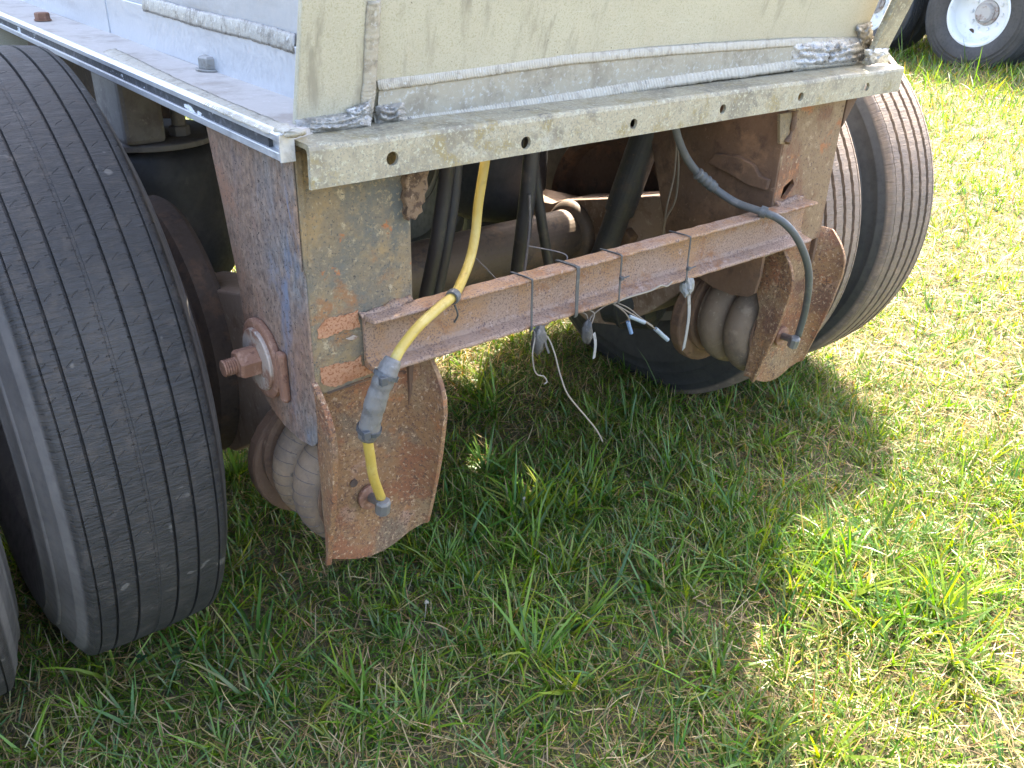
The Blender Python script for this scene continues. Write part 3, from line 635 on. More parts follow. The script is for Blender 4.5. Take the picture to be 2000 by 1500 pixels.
# axles
P_('axle_tube', cyl((-.74, AX, .49), (.74, AX, .49), .0635, 40), 'axle', smooth=False)
P_('axle_tube', cyl((-.74, AX+1.27, .49), (.74, AX+1.27, .49), .0635, 32), 'axle')
P_('axle_collar', lathe([(.0645, -.012), (.078, -.004), (.083, .006), (.083, .02)], (.412, AX, .49), (1, 0, 0), 40), 'axle', smooth=True)
for s in (-1, 1):
    P_('brake_drum', lathe([(.17, .035), (.205, .03), (.215, 0), (.240, .002), (.247, .012), (.247, .045), (.230, .055), (.226, .25), (.10, .26)], (s*.556, AX, .49), (s, 0, 0), 56), 'rust_dark')
    P_('dust_shield', lathe([(.07, 0), (.215, .004), (.218, .012)], (s*.583, AX, .49), (s, 0, 0), 48, False), 'rust_dark')
    P_('brake_chamber', lathe([(.05, 0), (.078, .012), (.08, .05), (.086, .052), (.086, .060), (.08, .062), (.074, .13), (.045, .145)], (s*.46, .55 if s > 0 else .80, .36), (s*.35, -.9 if s > 0 else .9, .05), 32), 'black_steel', smooth=False)
    P_('cam_shaft', cyl((s*.30, AX-.12, .40), (s*.64, AX-.12, .40), .018, 16), 'rust')
    P_('slack_adjuster', prism([(s*.40, AX-.15, .37), (s*.40, AX-.09, .37), (s*.40, AX-.10, .46), (s*.40, AX-.20, .56), (s*.40, AX-.225, .545)], (s*.03, 0, 0)), 'rust', bevel=.004)
# shock absorber on the right
sA_, sB_ = U(1256, 285, 1, .40), U(1176, 505, 1, .47)
dsh = (sB_-sA_)
P_('shock_absorber', join(lathe([(.022, -.06), (.034, -.05), (.034, dsh.length*.56), (.031, dsh.length*.565)], sA_, dsh, 28), lathe([(.0285, dsh.length*.55), (.0285, dsh.length*1.25), (.015, dsh.length*1.28)], sA_, dsh, 28)), 'black_steel', smooth=False)
# dark hoses hanging behind the bar
def hose(name, pts, r, mat, n=10, k=8, parent=T): return P_(name, sweep(pts, r, n, k), mat, parent, smooth=True)
hose('black_hose', [U(876, 300, 1, .30), U(868, 370, 1, .31), U(852, 480, 1, .32), U(828, 600, 1, .34), U(815, 690, 1, .36)], .0135, 'black_hose')
hose('black_hose', [U(893, 300, 1, .335), U(885, 390, 1, .335), U(868, 500, 1, .34), U(848, 600, 1, .35), U(838, 680, 1, .37)], .012, 'black_hose')
hose('black_hose', [U(1040, 270, 1, .30), U(1034, 350, 1, .30), U(1022, 450, 1, .31), U(1008, 560, 1, .33), U(1000, 640, 1, .34)], .0155, 'black_hose')
hose('black_hose', [U(1040, 300, 1, .36), U(1050, 380, 1, .36), U(1064, 470, 1, .36), U(1080, 560, 1, .36)], .011, 'black_hose')
hose('thin_wire', [U(1034, 380, 1, .28), U(1034, 440, 1, .28), U(1028, 500, 1, .27), U(1022, 545, 1, .25)], .003, 'wire_dark', 6)
# crossbar channel
BZ0, BZ1 = .6455, .7255; x0, x1 = -.525, .462
cp = [(.0445, BZ0), (.0445, BZ1), (.012, BZ1), (.010, BZ1-.003), (.012, BZ1-.006), (.034, BZ1-.0085), (.0375, BZ1-.013), (.0375, BZ0+.016), (.033, BZ0+.0105), (.012, BZ0+.0065), (.009, BZ0+.004), (.010, BZ0)]
V = []; F = []; NB = 60; m = len(cp)
for i in range(NB+1):
    x = x0+(x1-x0)*i/NB
    for y, z in cp: V.append((x, y+.0004*math.sin(i*1.7), z+.0005*math.sin(i*2.3+1)))
for i in range(NB):
    for j in range(m): F.append((i*m+j, i*m+(j+1) % m, (i+1)*m+(j+1) % m, (i+1)*m+j))
F += [tuple(range(m)), tuple(NB*m+j for j in range(m))[::-1]]
P_('crossbar', (V, F), 'bar', bevel=.0012)
P_('weld_bead', weld((-.527, .042, BZ1-.002), (-.445, .043, BZ1+.003), .006, (0, -.5, 1), .005, .5, 75), 'bar', smooth=True)
P_('weld_bead', weld((.37, .044, BZ1+.002), (.462, .044, BZ1+.001), .007, (0, -.5, 1), .005, .5, 76), 'bar', smooth=True)

# ---- yellow air line
yh = [U(952, 285, 1, .10), U(945, 330, 1, .095), U(934, 400, 1, .09), U(928, 460, 1, .085), U(917, 510, 1, .07), U(900, 553, 1, .045), U(885, 578, 1, .018), U(855, 603, 1, .0), U(818, 637, 1, -.018), U(785, 678, 1, -.03), U(768, 708, 1, -.034)]
hose('yellow_air_line', yh, .0072, 'yellow', 12)
hose('yellow_air_line', [U(716, 850, 1, -.02), U(722, 885, 1, -.016), U(729, 930, 1, -.004), U(744, 972, 1, .008)], .0072, 'yellow', 12)
sl_pts = [U(768, 700, 1, -.034), U(757, 725, 1, -.036), U(740, 765, 1, -.034), U(727, 810, 1, -.028), U(717, 855, 1, -.02)]
def sleeve_r(t): return .0105+.004*min(1, t*5)*min(1, (1-t)*9+.55) + .0005*math.sin(t*23)+.0004*math.sin(t*51)
slv = P_('tape_sleeve', sweep(sl_pts, sleeve_r, 12, 10), 'sleeve', smooth=True)
for t0 in (.30, .92):
    S = catmull(sl_pts, 10); i = int(t0*(len(S)-1)); d = (S[min(i+1, len(S)-1)]-S[i-1]).normalized()
    P_('cable_tie', lathe([(.0155, -.003), (.0170, -.003), (.0170, .003), (.0155, .003)], S[i], d, 20, False), 'tie')
    c_ = S[i]+Vector((-.012, -.013, 0)); P_('tie_head', box(c_.x-.005, c_.x+.005, c_.y-.004, c_.y+.004, c_.z-.006, c_.z+.006), 'tie', bevel=.001)
cl_ = U(885, 579, 1, .016)
dcl = (yh[7]-yh[5]).normalized()
P_('hose_clip', lathe([(.0075, -.006), (.0100, -.006), (.0108, 0), (.0100, .006), (.0075, .006)], cl_, dcl, 20, False), 'grey_hose')
P_('cable_tie', sweep([cl_+Vector((0, -.004, -.012)), cl_+Vector((.008, .0, -.03)), cl_+Vector((.009, .01, -.045))], .0015, 6), 'tie')
def elbow(px_fit, px_base, y_f, y_b):
    f_, b_ = U(*px_fit, 1, y_f), U(*px_base, 1, y_b)
    P_('fitting_boss', lathe([(.021, 0), (.021, .006), (.013, .008)], b_, (0, -1, 0), 24), 'rust_bolt', bevel=.001)
    P_('elbow_fitting', join(sweep([b_+Vector((0, -.004, 0)), b_.lerp(f_, .5), f_], .008, 12, 6), lathe([(.0095, -.018), (.0115, -.016), (.0115, .004), (.0085, .008)], f_, (f_-b_).normalized()*.3+Vector((0, 0, 1)), 8)), 'fitting', bevel=.0008)
elbow((748, 984), (722, 968), .004, .0535)
p_ = U(691, 944, 1, .0555); P_('bolt_hole', cyl(p_+Vector((0, .001, 0)), p_+Vector((0, -.0008, 0)), .0065, 16), 'rust_dark')

# ---- grey air line on the right
gh = [U(1318, 245, 1, .13), U(1328, 280, 1, .125), U(1345, 315, 1, .12), U(1372, 347, 1, .11), U(1405, 375, 1, .09), U(1440, 397, 1, .06), U(1482, 412, 1, .018), U(1520, 427, 1, -.01), U(1552, 458, 1, -.028), U(1574, 505, 1, -.034), U(1580, 550, 1, -.03), U(1573, 605, 1, -.012), U(1559, 655, 1, .006)]
hose('grey_air_line', gh, .0072, 'grey_hose', 12)
S = [U(1362, 338, 1, .112), U(1378, 352, 1, .105), U(1395, 367, 1, .096)]
P_('hose_splice', sweep(S, lambda t: .0105+.001*math.sin(t*25), 14, 8), 'grey_hose', smooth=True)
c_ = U(1491, 414, 1, .010); P_('hose_clip', lathe([(.0075, -.006), (.0105, -.006), (.0105, .006), (.0075, .006)], c_, gh[7]-gh[5], 20, False), 'grey_hose')
elbow((1552, 664), (1524, 655), .004, .0535)
hose('thin_wire', [U(1322, 262, 1, .20), U(1325, 330, 1, .21), U(1319, 390, 1, .23), U(1300, 430, 1, .25), U(1295, 470, 1, .26)], .0022, 'wire', 6)
hose('thin_wire', [U(1322, 262, 1, .20), U(1317, 340, 1, .21), U(1303, 400, 1, .22), U(1297, 440, 1, .24), U(1292, 470, 1, .25)], .0018, 'wire', 6)

# ---- cable ties round the bar and the wiring under it
def bar_tie(px, w, lean=0.):
    x = U(*px, 2, BZ1).x
    pts = [(x-.004, .050, BZ1+.0012), (x, .030, BZ1+.0015), (x+.002, .0105, BZ1+.0015), (x+.003+lean*.2, .0075, BZ1-.004), (x+.004+lean*.5, .008, BZ1-.04), (x+.004+lean, .0065, BZ0+.004), (x+.004+lean, .009, BZ0-.003)]
    o = P_('cable_tie', ribbon(pts, w, .0013, (1, 0, 0), 5), 'tie')
    return Vector((x+lean, .006, BZ0))
w1 = bar_tie((1030, 545), .0032); w2 = bar_tie((1118, 520), .0062); w3 = bar_tie((1205, 498), .003); w4 = bar_tie((1340, 462), .003)
for w_, dz in ((w3, .040), (w4, .022)):
    P_('tie_head', box(w_.x, w_.x+.007, .0015, .0075, BZ0+dz, BZ0+dz+.006), 'tie', bevel=.0008)
    P_('tie_tail', sweep([(w_.x+.004, .003, BZ0+dz+.003), (w_.x+.016, .0, BZ0+dz+.006)], .0012, 5, 3), 'tie')
def W(pts, r, mat, name='loose_wire'): return hose(name, [U(x, y, 1, d) for x, y, d in pts], r*.65, mat, 6, 8)
W([(1030, 480, .10), (1100, 495, .06), (1108, 512, .05)], .0016, 'wire_dark')
W([(930, 505, .12), (950, 525, .09), (972, 548, .055)], .0015, 'wire_dark')
W([(1048, 640, .01), (1070, 660, .0), (1083, 690, -.01), (1095, 735, -.02), (1110, 772, -.03), (1145, 815, -.04), (1165, 840, -.045), (1177, 862, -.05)], .0022, 'wire_white')
W([(1040, 640, .01), (1045, 655, .0), (1040, 690, -.01), (1043, 720, -.01), (1050, 732, -.01), (1062, 735, -.012), (1068, 745, -.014), (1063, 750, -.015)], .0018, 'wire_white')
P_('taped_bundle', blob(U(1052, 664, 1, .002), .012, .009, .024, 81, 16, .5), 'tape', smooth=True)
P_('taped_bundle', blob(U(1147, 648, 1, .012), .009, .008, .021, 82, 16, .5), 'tape', smooth=True)
P_('tape_tail', ribbon([U(1160, 650, 1, .01), U(1163, 672, 1, .006), U(1160, 700, 1, .004)], .008, .0007, (1, .3, 0), 4), 'rag')
P_('tape_tail', ribbon([U(1062, 655, 1, .0), U(1066, 672, 1, -.004), U(1072, 690, 1, -.006)], .005, .0006, (1, .3, 0), 4), 'tape')
W([(1050, 645, .012), (1080, 625, .02), (1115, 612, .022), (1140, 600, .03)], .0026, 'wire_dark')
W([(1150, 635, .015), (1155, 618, .018), (1180, 598, .016), (1200, 590, .014)], .0024, 'wire')
W([(1148, 630, .018), (1145, 615, .02), (1128, 607, .024)], .0022, 'wire')
W([(1155, 632, .012), (1160, 612, .014), (1142, 603, .02)], .0022, 'wire')
W([(1195, 592, .014), (1212, 603, .008), (1226, 618, .003), (1232, 640, .001)], .0020, 'wire')
W([(1198, 592, .014), (1220, 605, .006), (1245, 620, .0)], .0020, 'wire')
W([(1202, 590, .016), (1228, 602, .01), (1250, 620, .004), (1275, 637, .0)], .0020, 'wire')
W([(1245, 620, .0), (1262, 630, -.004), (1282, 644, -.006)], .0018, 'wire')
P_('wire_connector', cyl(U(1226, 628, 1, .003), U(1233, 651, 1, .0), .0034, 10), 'blue_end')
P_('wire_connector', cyl(U(1229, 618, 1, .003), U(1259, 630, 1, -.003), .0034, 10), 'grey_end')
P_('wire_connector', cyl(U(1280, 642, 1, -.005), U(1304, 664, 1, -.01), .0038, 10), 'grey_end')
W([(1198, 592, .012), (1230, 580, .006), (1270, 568, .004), (1290, 558, .006), (1302, 559, .006), (1312, 551, .01)], .0026, 'wire_white')
P_('hanging_rag', join(blob(U(1342, 560, 1, .012), .013, .010, .018, 90, 16, .6), ribbon([U(1345, 570, 1, .01), U(1346, 610, 1, .012), U(1341, 650, 1, .014), U(1335, 682, 1, .014)], .014, .0012, (1, .4, 0), 4)), 'rag', smooth=False)

# ------------------------------------------------------------------ wheels
def tyre_mesh(name, grooves, gw, gd, R=.512, half=.0995, nseg=160, zig=0.):
    prof = []
    crown = lambda x: R - .0045*(abs(x)/half)**2.2
    e = .004
    pts = [-half+e*.5]
    ev = []
    for g in sorted(grooves):
        w = gw if not isinstance(g, tuple) else g[1]; gx = g if not isinstance(g, tuple) else g[0]; dd = gd if not isinstance(g, tuple) else g[2]
        ev.append((gx, w, dd))
    tr = [(-half, crown(half)-.004), (-half+.004, crown(half-.004)-.0006)]
    x = -half+.004
    for gx, w, dd in ev:
        tr += [(gx-w/2, crown(gx)), (gx-w/2+.0008, crown(gx)-dd), (gx+w/2-.0008, crown(gx)-dd), (gx+w/2, crown(gx))]
    tr += [(half-.004, crown(half-.004)-.0006), (half, crown(half)-.004)]
    sideR = [(half+.006, R-.020), (half+.0125, R-.034), (half+.0145, R-.036), (half+.0155, R-.040), (half+.0150, R-.043), (half+.022, R-.060), (half+.0265, R-.072), (half+.0290, R-.0735), (half+.0305, R-.077), (half+.0300, R-.080), (half+.032, R-.090), (half+.0355, R-.105), (half+.0375, R-.107), (half+.0378, R-.112), (half+.037, R-.125), (half+.033, R-.165), (half+.020, R-.200), (half+.004, R-.222), (half-.010, R-.228)]
    sideL = [(-a_, b_) for a_, b_ in sideR][::-1]
    prof = sideL + tr + sideR + [(half-.02, R-.222), (0, R-.19), (-half+.02, R-.222)]
    V = []; F = []; m = len(prof)
    for i in range(nseg):
        t = 2*math.pi*i/nseg
        for j, (x, r_) in enumerate(prof):
            # contact patch is pressed flat
            y = r_*math.cos(t); z = r_*math.sin(t); xx = x
            if z < -(R-.021): z = -(R-.021)
            if zig and len(sideL)+2 <= j < len(sideL)+len(tr)-2: xx = x + zig*(1 if (i % 2) else -1)
            V.append((xx, y, z))
    for i in range(nseg):
        k = (i+1) % nseg
        for j in range(m): F.append((i*m+j, i*m+(j+1) % m, k*m+(j+1) % m, k*m+j))
    me = bpy.data.meshes.new(name); me.from_pydata(V, [], F); me.update()
    bm = bmesh.new(); bm.from_mesh(me); bmesh.ops.recalc_face_normals(bm, faces=bm.faces); bm.to_mesh(me); bm.free()
    me.polygons.foreach_set('use_smooth', [True]*len(me.polygons))
    # keep groove edges crisp
    me.set_sharp_from_angle(angle=math.radians(38))
    return me
ty_near = tyre_mesh('tyre_near', [(-.087, .0035, .005), (-.054, .0045, .006), (-.022, .0045, .006), (.006, .006, .0012), (.036, .0045, .006), (.067, .0045, .006), (.090, .0030, .004)], .004, .006, nseg=200)
ty_far = tyre_mesh('tyre_far', [(-.086, .003, .005), (-.056, .012, .016), (-.019, .012, .016), (.020, .012, .016), (.058, .012, .016), (.088, .003, .005)], .008, .011, nseg=240, zig=.0009)
def rim_mesh():
    # dish facing +x; barrel closes the tyre; open centre over the hub
    pr = [(.292, .108), (.282, .112), (.276, .104), (.268, .09), (.262, .05), (.258, .01), (.262, -.05), (.268, -.09), (.276, -.104), (.292, -.108)]
    bar = lathe([(r_, h) for r_, h in pr], (0, 0, 0), (1, 0, 0), 72, False)
    inn = lathe([(r_-.008, h) for r_, h in pr], (0, 0, 0), (1, 0, 0), 72, False)
    disc = lathe([(.252, .02), (.235, -.03), (.20, -.062), (.165, -.072), (.160, -.070), (.112, -.070), (.110, -.076), (.160, -.080), (.20, -.070), (.24, -.036), (.256, .012)], (0, 0, 0), (1, 0, 0), 72, False)
    me = bpy.data.meshes.new('rim'); vf = join(bar, inn, disc); me.from_pydata([tuple(v) for v in vf[0]], [], vf[1]); me.update()
    me.polygons.foreach_set('use_smooth', [True]*len(me.polygons)); me.set_sharp_from_angle(angle=math.radians(40)); return me
rim_me = rim_mesh()
hub_me = bpy.data.meshes.new('hub')
vf = lathe([(.108, -.075), (.108, -.055), (.085, -.05), (.082, -.01), (.070, .012), (.066, .014)], (0, 0, 0), (1, 0, 0), 32)
hub_me.from_pydata([tuple(v) for v in vf[0]], [], vf[1]); hub_me.update()
nut_me = bpy.data.meshes.new('lug_nut')
vf = join(lathe([(.019, 0), (.019, .016), (.016, .019)], (0, 0, 0), (1, 0, 0), 6), cyl((.019, 0, 0), (.028, 0, 0), .009, 10))
nut_me.from_pydata([tuple(v) for v in vf[0]], [], vf[1]); nut_me.update()
hole_me = bpy.data.meshes.new('hand_hole')
vf = lathe([(.028, 0), (.030, .001), (.030, .002), (.026, .003)], (0, 0, 0), (1, 0, 0), 20)
hole_me.from_pydata([tuple(v) for v in vf[0]], [], vf[1]); hole_me.update()
def wheel(parent, x, y, z, side, tyre_me, tmat, rmat, spin=0., detail=False, hubbed=True):
    """wheel part; side = +1 when its dish opens towards +x"""
    w = empty('wheel', (x-parent.location.x, y-parent.location.y, z-parent.location.z), parent); w['local'] = 1
    w.rotation_euler = (0, 0, 0 if side > 0 else math.pi)
    def ch(name, me, mat, loc=(0, 0, 0), r=0.):
        o = bpy.data.objects.new(name, me.copy() if not me.materials else me); COL.objects.link(o); o.parent = w; o.location = loc; o.rotation_euler = (r, 0, 0)
        if not o.data.materials: o.data.materials.append(M[mat])
        return o
    tk = (tyre_me.name, tmat)
    if tk not in wheel.cache:
        c = tyre_me.copy(); c.materials.append(M[tmat]); wheel.cache[tk] = c
    ch('tyre', wheel.cache[tk], tmat)
    rk = ('rim', rmat)
    if rk not in wheel.cache:
        c = rim_me.copy(); c.materials.append(M[rmat]); wheel.cache[rk] = c
        c2 = nut_me.copy(); c2.materials.append(M[rmat]); wheel.cache['nut', rmat] = c2
        c3 = hub_me.copy(); c3.materials.append(M['white_hub']); wheel.cache['hub', rmat] = c3
        c4 = hole_me.copy(); c4.materials.append(M['rust_dark']); wheel.cache['hole', rmat] = c4
    ch('rim', wheel.cache[rk], rmat)
    if hubbed: ch('hub', wheel.cache['hub', rmat], 'white_hub')
    if detail:
        for k in range(10):
            t = 2*math.pi*(k+.5)/10+spin; ch('lug_nut', wheel.cache['nut', rmat], rmat, (-.071, .1425*math.cos(t), .1425*math.sin(t)))
        for k in range(2):
            t = math.pi*k+spin+math.radians(8); ch('hand_hole', wheel.cache['hole', rmat], 'rust_dark', (-.0625, .205*math.cos(t), .205*math.sin(t)))
    return w
wheel.cache = {}
ZC = .490
for ay in (AX, AX+1.27):
    for xx, sd_ in ((-.8048, -1), (-1.118, 1), (.8048, 1), (1.1412, -1)):
        near = xx < 0
        outer = abs(xx) > 1
        wheel(T, xx, ay, ZC, sd_, ty_near if near else ty_far, 'tyre' if near else 'tyre_far', 'rim_dark', hubbed=outer)

# ------------------------------------------------------------------ parked flatbed trailer behind
BX = 7.95
B = empty('flatbed_trailer', (BX, 4.0, 0))
tag(B, 'parked flatbed trailer with white steel wheels standing in longer grass', 'trailer')
bw = [Vector((BX, 3.31, 0))]
for yy in (bw[0].y, bw[0].y+1.16):
    for xx, sd_ in ((BX, -1), (BX+.34, 1), (BX+1.85, -1), (BX+2.19, 1)):
        w_ = wheel(B, xx, yy, .488, sd_, ty_far, 'tyre_bg', 'rim_white', spin=.9, detail=(xx == BX), hubbed=(xx == BX or xx > BX+2))
    mk('axle_tube', cyl((BX+.1, yy, .49), (BX+2.1, yy, .49), .0635, 20), 'black_steel', B)
mk('deck', box(BX-.188, BX+2.35, bw[0].y-1.15, bw[0].y+8.5, 1.20, 1.30), 'deck', B, bevel=.01)
mk('side_rub_rail', box(BX-.24, BX-.19, bw[0].y-1.15, bw[0].y+8.5, 1.18, 1.29), 'zinc', B, bevel=.004)
for xx in (BX+.68, BX+1.42): mk('frame_beam', box(xx, xx+.13, bw[0].y-.9, bw[0].y+8.5, .86, 1.198), 'black_steel', B, bevel=.006)
for yy in (bw[0].y, bw[0].y+1.16):
    for xx in (BX+.68, BX+1.42): mk('spring_hanger', box(xx+.01, xx+.12, yy-.08, yy+.08, .55, .859), 'black_steel', B, bevel=.01)

# ------------------------------------------------------------------ grass
def gm_leaf(name, trans):
    k = N(name); at = k.new('ShaderNodeAttribute', attribute_name='col'); c = at.outputs['Color']
    k.n.remove(k.b); out = k.n['Material Output']
    d = k.new('ShaderNodeBsdfDiffuse'); t = k.new('ShaderNodeBsdfTranslucent'); g = k.new('ShaderNodeBsdfGlossy')
    k.l.new(c, d.inputs[0])
    hs = k.new('ShaderNodeHueSaturation'); hs.inputs['Saturation'].default_value = 1.35; hs.inputs['Value'].default_value = 1.7; hs.inputs['Hue'].default_value = .485
    k.l.new(c, hs.inputs['Color']); k.l.new(hs.outputs[0], t.inputs[0])
    g.inputs['Roughness'].default_value = .4; g.inputs[0].default_value = (.9, .95, .9, 1)
    m1 = k.new('ShaderNodeMixShader'); m1.inputs[0].default_value = trans; k.l.new(d.outputs[0], m1.inputs[1]); k.l.new(t.outputs[0], m1.inputs[2])
    m2 = k.new('ShaderNodeMixShader'); m2.inputs[0].default_value = .032; k.l.new(m1.outputs[0], m2.inputs[1]); k.l.new(g.outputs[0], m2.inputs[2])
    k.l.new(m2.outputs[0], out.inputs[0]); return k.m
M['leaf'] = gm_leaf('grass_blade', .40)
M['straw'] = gm_leaf('dry_straw', .22)
def ground_z(x, y): return .008*np.sin(x*2.1+.4)*np.sin(y*1.7) + .006*np.sin(x*4.3)*np.cos(y*3.9+1)
def fields(x, y):
    g = .5+.5*np.sin(x*1.9+1.2*np.sin(y*1.3)+.6)*np.cos(y*2.3+np.sin(x*1.1)); h = .5+.5*np.sin(x*6.1+2*np.sin(y*4.7))*np.sin(y*5.3+1.5*np.sin(x*3.9)+1)
    g = g*np.where(x > 1.3, .55, 1.0)
    g = np.clip(g+.40*np.exp(-((x+.45)**2+(y-.25)**2)/.55), 0, 1)
    return g, h
C0 = np.array([CAM.x, CAM.y])
def scatter(rho0, rmin=.55, rmax=15., knee=2.3, p=2.0, half=.86, wide=None):
    """points on the lawn, thinning with distance from where one stands"""
    if wide:
        n = int(rho0*wide*wide*4); q = rng.uniform(-wide, wide, (n, 2)) + np.array([.5, .8]); d = q-C0
        r = np.hypot(d[:, 0], d[:, 1]); a = np.arctan2(d[:, 0], d[:, 1])-YAW; k = ~((np.abs(a) < half) & (r > rmin)); return q[k], r[k]
    rr = np.linspace(rmin, rmax, 4000); den = rho0*np.minimum(1, (knee/rr)**p)*rr*2*half; cdf = np.cumsum(den)*(rr[1]-rr[0])
    n = int(cdf[-1]); r = np.interp(rng.random(n)*cdf[-1], cdf, rr); a = YAW + rng.uniform(-half, half, n)
    return np.stack([C0[0]+r*np.sin(a), C0[1]+r*np.cos(a)], 1), r
def blades(xy, L, Wd, t0, kap, head, col, tipcol, z0, S=3, twist=None):
    n = len(xy); z = ground_z(xy[:, 0], xy[:, 1])+z0
    hx, hy = np.cos(head), np.sin(head); tw = rng.uniform(-.7, .7, n) if twist is None else twist
    px = np.zeros((n, S+1, 3)); ang = t0.copy(); cur = np.stack([xy[:, 0], xy[:, 1], z], 1); px[:, 0] = cur
    for s in range(1, S+1):
        a = t0+kap*(s-.5)/S; st = L/S
        cur = cur + np.stack([np.sin(a)*hx*st, np.sin(a)*hy*st, np.cos(a)*st], 1)
        cur[:, 2] = np.maximum(cur[:, 2], z+.002); px[:, s] = cur
    wx, wy = -np.sin(head+tw), np.cos(head+tw)
    V = np.zeros((n, 2*S+1, 3)); Cc = np.zeros((n, 2*S+1, 4)); Cc[..., 3] = 1
    wid = [.75, 1.0, .72, .5, .35]
    for s in range(S):
        w = (Wd*wid[s]*.5)[:, None]; o = np.stack([wx, wy, .25*np.sin(tw*3)], 1)*w
        V[:, 2*s] = px[:, s]-o; V[:, 2*s+1] = px[:, s]+o; f = s/S
        cc = col*(1-f**2)+tipcol*f**2
        Cc[:, 2*s, :3] = cc; Cc[:, 2*s+1, :3] = cc
    V[:, 2*S] = px[:, S]; Cc[:, 2*S, :3] = tipcol
    tri = []
    for s in range(S-1): tri += [(2*s, 2*s+1, 2*s+3), (2*s, 2*s+3, 2*s+2)]
    tri.append((2*S-2, 2*S-1, 2*S)); tri = np.array(tri)
    Fi = tri[None]+(np.arange(n)*(2*S+1))[:, None, None]
    return V.reshape(-1, 3), Fi.reshape(-1, 3), Cc.reshape(-1, 4)
def stuff(name, chunks, mat, label, cat):
    off = 0; Vs = []; Fs = []; Cs = []
    for v, f, c in chunks: Vs.append(v); Fs.append(f+off); Cs.append(c); off += len(v)
    V = np.concatenate(Vs).astype(np.float32); F = np.concatenate(Fs).astype(np.int32); Cc = np.concatenate(Cs).astype(np.float32)
    me = bpy.data.meshes.new(name); me.vertices.add(len(V)); me.vertices.foreach_set('co', V.ravel())
    me.loops.add(F.size); me.loops.foreach_set('vertex_index', F.ravel()); me.polygons.add(len(F))
    me.polygons.foreach_set('loop_start', np.arange(0, F.size, 3, dtype=np.int32))
    me.update(calc_edges=True)
    at = me.attributes.new('col', 'FLOAT_COLOR', 'POINT'); at.data.foreach_set('color', Cc.ravel())
    me.materials.append(M[mat]); o = bpy.data.objects.new(name, me); COL.objects.link(o)
    tag(o, label, cat, kind='stuff'); return o
def pick(pal, n, jit=.18):
    pal = np.array(pal); c = pal[rng.integers(0, len(pal), n)]; return np.clip(c*(1+rng.normal(0, jit, (n, 1)))*(1+rng.normal(0, .06, (n, 3))), .004, .9)
GREEN = [(.066, .132, .014), (.088, .162, .016), (.118, .186, .017), (.048, .110, .018), (.155, .20, .022), (.068, .125, .026)]
DRY = [(.30, .215, .09), (.25, .17, .07), (.36, .27, .12), (.20, .125, .052), (.40, .315, .155), (.27, .195, .10)]
def lw(r): return np.clip((r/2.3)**.75, 1, 3.2)
G_ = []; D_ = []
def add_thatch(xy, r):
    n = len(xy); g, h = fields(xy[:, 0], xy[:, 1]); k = rng.random(n) < .34+.52*(1-g)
    xy = xy[k]; r = r[k]; n = len(xy)
    c = pick(DRY, n); D_.append(blades(xy, rng.uniform(.03, .085, n)*lw(r)**.5, rng.uniform(.0012, .0026, n)*lw(r), rng.uniform(.9, 1.62, n), rng.normal(.15, .5, n), rng.uniform(0, 6.283, n), c, c*.9, rng.uniform(0, .018, n)))
def add_green(xy, r):
    n = len(xy); g, h = fields(xy[:, 0], xy[:, 1]); k = rng.random(n) < .38+.62*(.6*g+.4*h)
    xy = xy[k]; r = r[k]; g = g[k]; h = h[k]; n = len(xy)
    tall = np.where(xy[:, 0] > 6.4, 2.4, np.where(r > 6.5, 1.4, 1.0))
    L = rng.gamma(6, .0067, n)*(.75+.6*h)*tall*lw(r)**.3; c = pick(GREEN, n); dry = rng.random(n) < .22
    tip = c*1.15; tip[dry] = pick(DRY, int(dry.sum())); c2 = c.copy(); mix = rng.random(n) < .10; c2[mix] = pick(DRY, int(mix.sum()))
    G_.append(blades(xy, L, rng.uniform(.0017, .0037, n)*lw(r), np.abs(rng.normal(.72, .38, n)), rng.uniform(-.1, 1.1, n), rng.uniform(0, 6.283, n), c2, tip, np.zeros(n)))
def add_tufts(xy, r, per=14, big=1.0):
    n = len(xy); m = per; rep = np.repeat(np.arange(n), m); N_ = n*m
    head = rng.uniform(0, 6.283, N_); q = xy[rep]+np.stack([np.cos(head), np.sin(head)], 1)*rng.uniform(0, .012, (N_, 1)); sz = rng.uniform(.7, 1.3, n)[rep]*big
    pal = pick(GREEN, n, .12)[rep]; c = pal*(1+rng.normal(0, .12, (N_, 1))); c = np.clip(c*np.array([1.05, 1.12, 1.0]), .004, .9)
    tip = c*1.1; d = rng.random(N_) < .12; tip[d] = pick(DRY, int(d.sum()))
    G_.append(blades(q, rng.uniform(.05, .135, N_)*sz, rng.uniform(.0034, .0068, N_)*lw(r[rep])**.7*sz**.5, np.abs(rng.normal(.75, .32, N_)), rng.uniform(.0, 1.1, N_), head, c, tip, np.zeros(N_), S=4))
xy, r = scatter(8000); add_thatch(xy, r)
xy, r = scatter(17500); add_green(xy, r)
xy, r = scatter(150, rmax=7); g, h = fields(xy[:, 0], xy[:, 1]); k = rng.random(len(xy)) < .25+.75*h*g; add_tufts(xy[k], r[k], 12, .70)
xy, r = scatter(520, rmax=4.2); g, h = fields(xy[:, 0], xy[:, 1]); k = rng.random(len(xy)) < .15+.85*g*(.4+.6*h); add_tufts(xy[k], r[k], 9, .52)
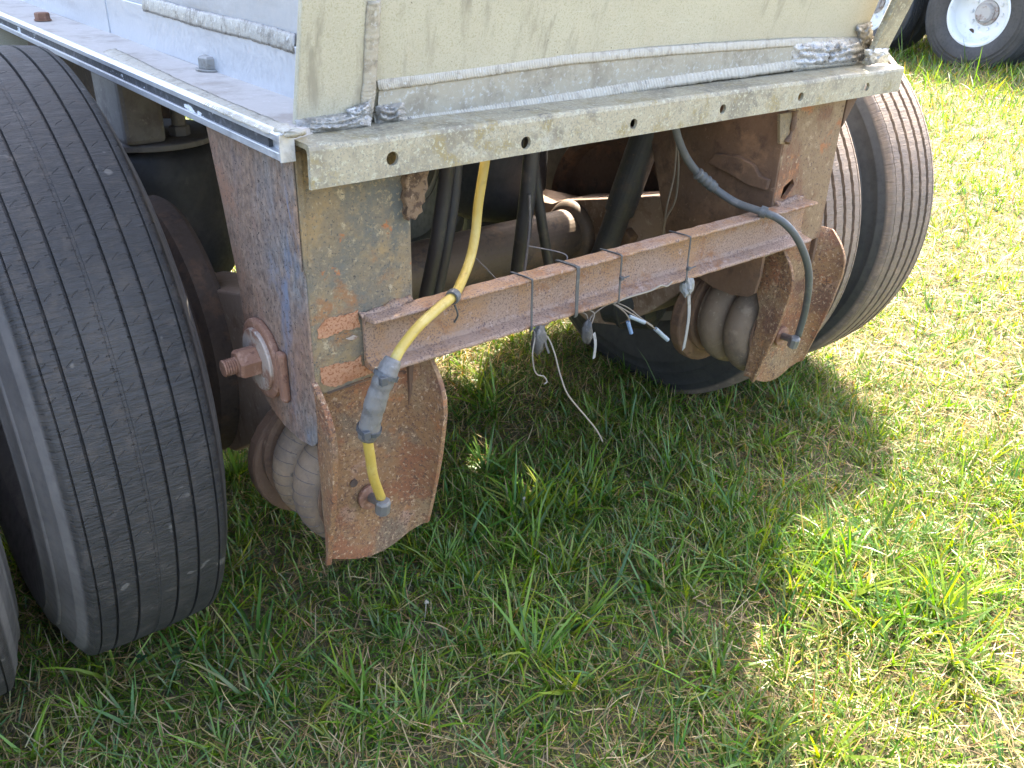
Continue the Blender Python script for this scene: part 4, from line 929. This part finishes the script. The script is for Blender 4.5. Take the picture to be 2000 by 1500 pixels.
# the coarse clumps one sees: under the crossbar, between the hangers, at the shadow's edge
cl = []
for (px, py, s, nn) in [(1040, 1010, .10, 16), (1130, 960, .10, 14), (960, 930, .07, 8), (1000, 1100, .10, 10), (1150, 1010, .12, 10), (930, 800, .08, 8), (1700, 1190, .16, 26), (1790, 1150, .16, 18), (1600, 1130, .10, 10), (1350, 950, .15, 12), (1400, 1030, .15, 12),
                        (1220, 830, .12, 9), (880, 1120, .10, 6), (330, 1330, .12, 8), (560, 1300, .12, 7), (1250, 1180, .12, 10), (1060, 1290, .12, 9), (1460, 1420, .10, 6), (470, 930, .05, 6), (700, 1400, .1, 6), (900, 640, .1, 6)]:
    p = U(px, py, 2, 0); cl.append(rng.normal(0, s*.55, (nn, 2))+np.array([p.x, p.y]))
xy = np.concatenate(cl); add_tufts(xy, np.full(len(xy), 2.0), 11, 1.08)
xy, r = scatter(900, wide=7.0); add_thatch(xy, np.maximum(r, 4)); xy, r = scatter(900, wide=7.0); add_green(xy, np.maximum(r, 4))
stuff('grass', G_, 'leaf', 'green lawn grass with coarse tufts round the trailer', 'grass')
stuff('dry_thatch', D_, 'straw', 'dry straw coloured thatch lying between the grass blades', 'thatch')
# clover: trefoil leaves and a few pale flower heads
xy, r = scatter(420, rmax=4.5); g, h = fields(xy[:, 0]*1.7+3, xy[:, 1]*1.7); k = rng.random(len(xy)) < np.clip((g-.45)*2, 0, 1)*h; xy = xy[k]
Vc = []; Fc = []; Cc = []; o = 0
for x, y in xy:
    z = rng.uniform(.02, .045); b = np.array([x, y, ground_z(x, y)+z]); a0 = rng.uniform(0, 6.28); tl = rng.normal(0, .2, 2); s = rng.uniform(.006, .0105); c = pick([(.05, .11, .04), (.065, .13, .05), (.04, .09, .035)], 1)[0]
    for k3 in range(3):
        a = a0+k3*2.094; d = np.array([math.cos(a), math.sin(a), tl[0]*math.cos(a)+tl[1]*math.sin(a)]); w = np.array([-d[1], d[0], .0])
        pts = [b, b+d*s*.6+w*s*.55, b+d*s*1.25+w*s*.5+[0, 0, .001], b+d*s*1.35, b+d*s*1.25-w*s*.5+[0, 0, .001], b+d*s*.6-w*s*.55]
        Vc += pts; Fc += [(o, o+1, o+2), (o, o+2, o+3), (o, o+3, o+4), (o, o+4, o+5)]; Cc += [(*c, 1)]*6; o += 6
stuff('clover', [(np.array(Vc), np.array(Fc), np.array(Cc))], 'leaf', 'small round clover leaves growing low in the grass', 'clover')
fv = []
xy, r = scatter(9, rmax=4)
for x, y in xy[:14]:
    z = rng.uniform(.04, .085)+ground_z(x, y)
    fv.append(blob((x, y, z), .004, .004, .0035, int(abs(x*1e4)) % 997, 10, .9)); fv.append(sweep([(x+rng.normal(0, .006), y, 0), (x, y, z)], .0008, 4, 2))
tag(mk('clover_flowers', join(*fv), layered('dull_white_petals', (.36, .32, .26), [((.24, .19, .12), 300, .45, .6)], .8), None, True, fix=False), 'tiny off white clover flower heads scattered in the shaded grass', 'flowers', kind='stuff')
